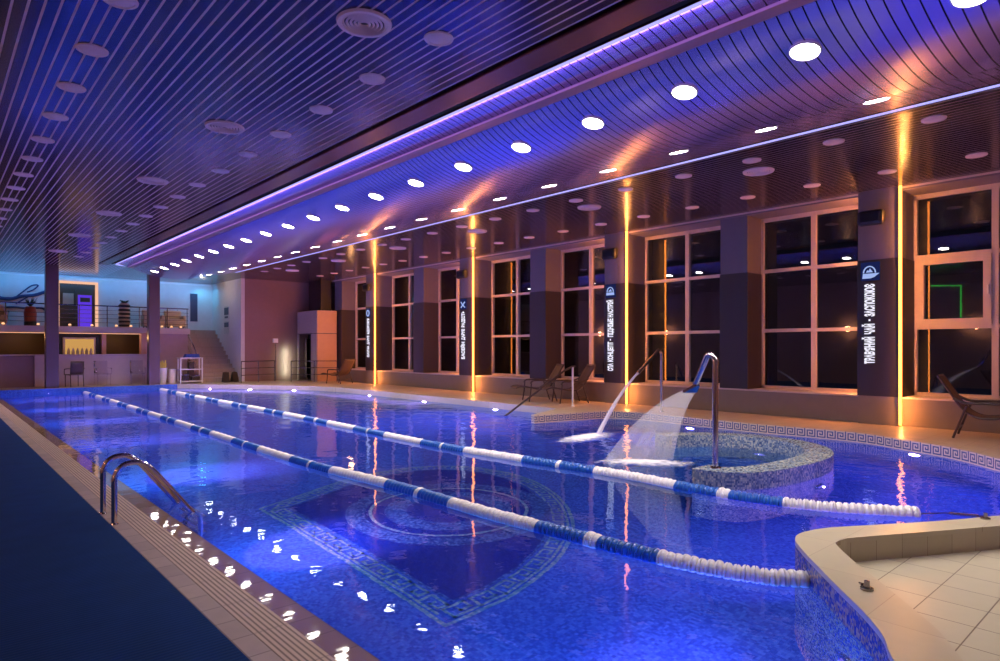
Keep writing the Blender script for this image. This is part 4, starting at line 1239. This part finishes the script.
strip_area('corner_lamp', (11.62, 26.75, .95), (0, 1, 0), (0, 0, 1), 1.2, .05, 9., (.8, 1., .72))
# bar lamps, mezzanine wash, corner lamp
point('bar_lamp', (2.6, 29.0, 2.0), 10, (1, .5, .15)); point('bar_lamp', (5.8, 29.0, 2.0), 10, (1, .5, .15)); point('bar_lamp', (0., 29.0, 2.0), 10, (1, .5, .15))
area('mezzanine_wash', (5.5, Y_BACK-.7, 4.3), Vector((0, .8, -.6)).to_track_quat('-Z', 'Y').to_euler(), 8., .1, 46, (.03, .36, .9))
area('mezzanine_wash', (9.2, Y_BACK-.4, 4.3), (0, 0, 0), .3, .3, 6, (.1, .6, 1.))
point('stair_lamp', (8.6, 28.4, 4.2), 24, (1, .75, .55), 0.)
point('cabin_lamp', (12.75, 23.3, 3.2), 10, (1, .45, .15), .1)
# added pinkish fill spots at the unlit ceiling discs, brightening the far end
for xx in (1.19, 3.565):
    for yy in (19.3, 21.7, 24.1):
        L = bpy.data.lights.new('far_end_fill', 'SPOT'); L.energy = 55; L.color = (1, .62, .85); L.spot_size = math.radians(140); L.spot_blend = .9; L.shadow_soft_size = .12
        o = bpy.data.objects.new('far_end_fill', L); COL.objects.link(o); o.location = (xx, yy, Z_CEIL-.03)
# warm wall lamps along the left wall
for i in range(6):
    point('wall_lamp', (X_L+.25, 1.5+4.6*i, 2.4), POW_W, (1, .45, .22), .12)
# neon on the left wall, seen in the window
nn = thing('neon_frame', 'green neon frame on the left wall mirrored in a window', 'neon sign', (X_L+.02, 6.65, 2.64))
b = MB(); b.tube([(0, 0, 0), (0, 0, 1.36), (0, 1.25, 1.44)], .03, 6); b.build('tube', 'green_neon', nn)

# world, colour management
wd = bpy.data.worlds.new('night'); SC.world = wd; wd.use_nodes = True
wd.node_tree.nodes['Background'].inputs[0].default_value = (.008, .008, .02, 1); wd.node_tree.nodes['Background'].inputs[1].default_value = .3
SC.view_settings.view_transform = 'Standard'
try: SC.view_settings.look = 'None'
except Exception: pass
SC.view_settings.exposure = -.1; SC.view_settings.gamma = 1.; SC.view_settings.use_curve_mapping = False
SC.cycles.use_denoising = True
SC.cycles.sample_clamp_indirect = 4.
SC.cycles.max_bounces = 10; SC.cycles.transmission_bounces = 8; SC.cycles.transparent_max_bounces = 12; SC.cycles.glossy_bounces = 5; SC.cycles.diffuse_bounces = 4
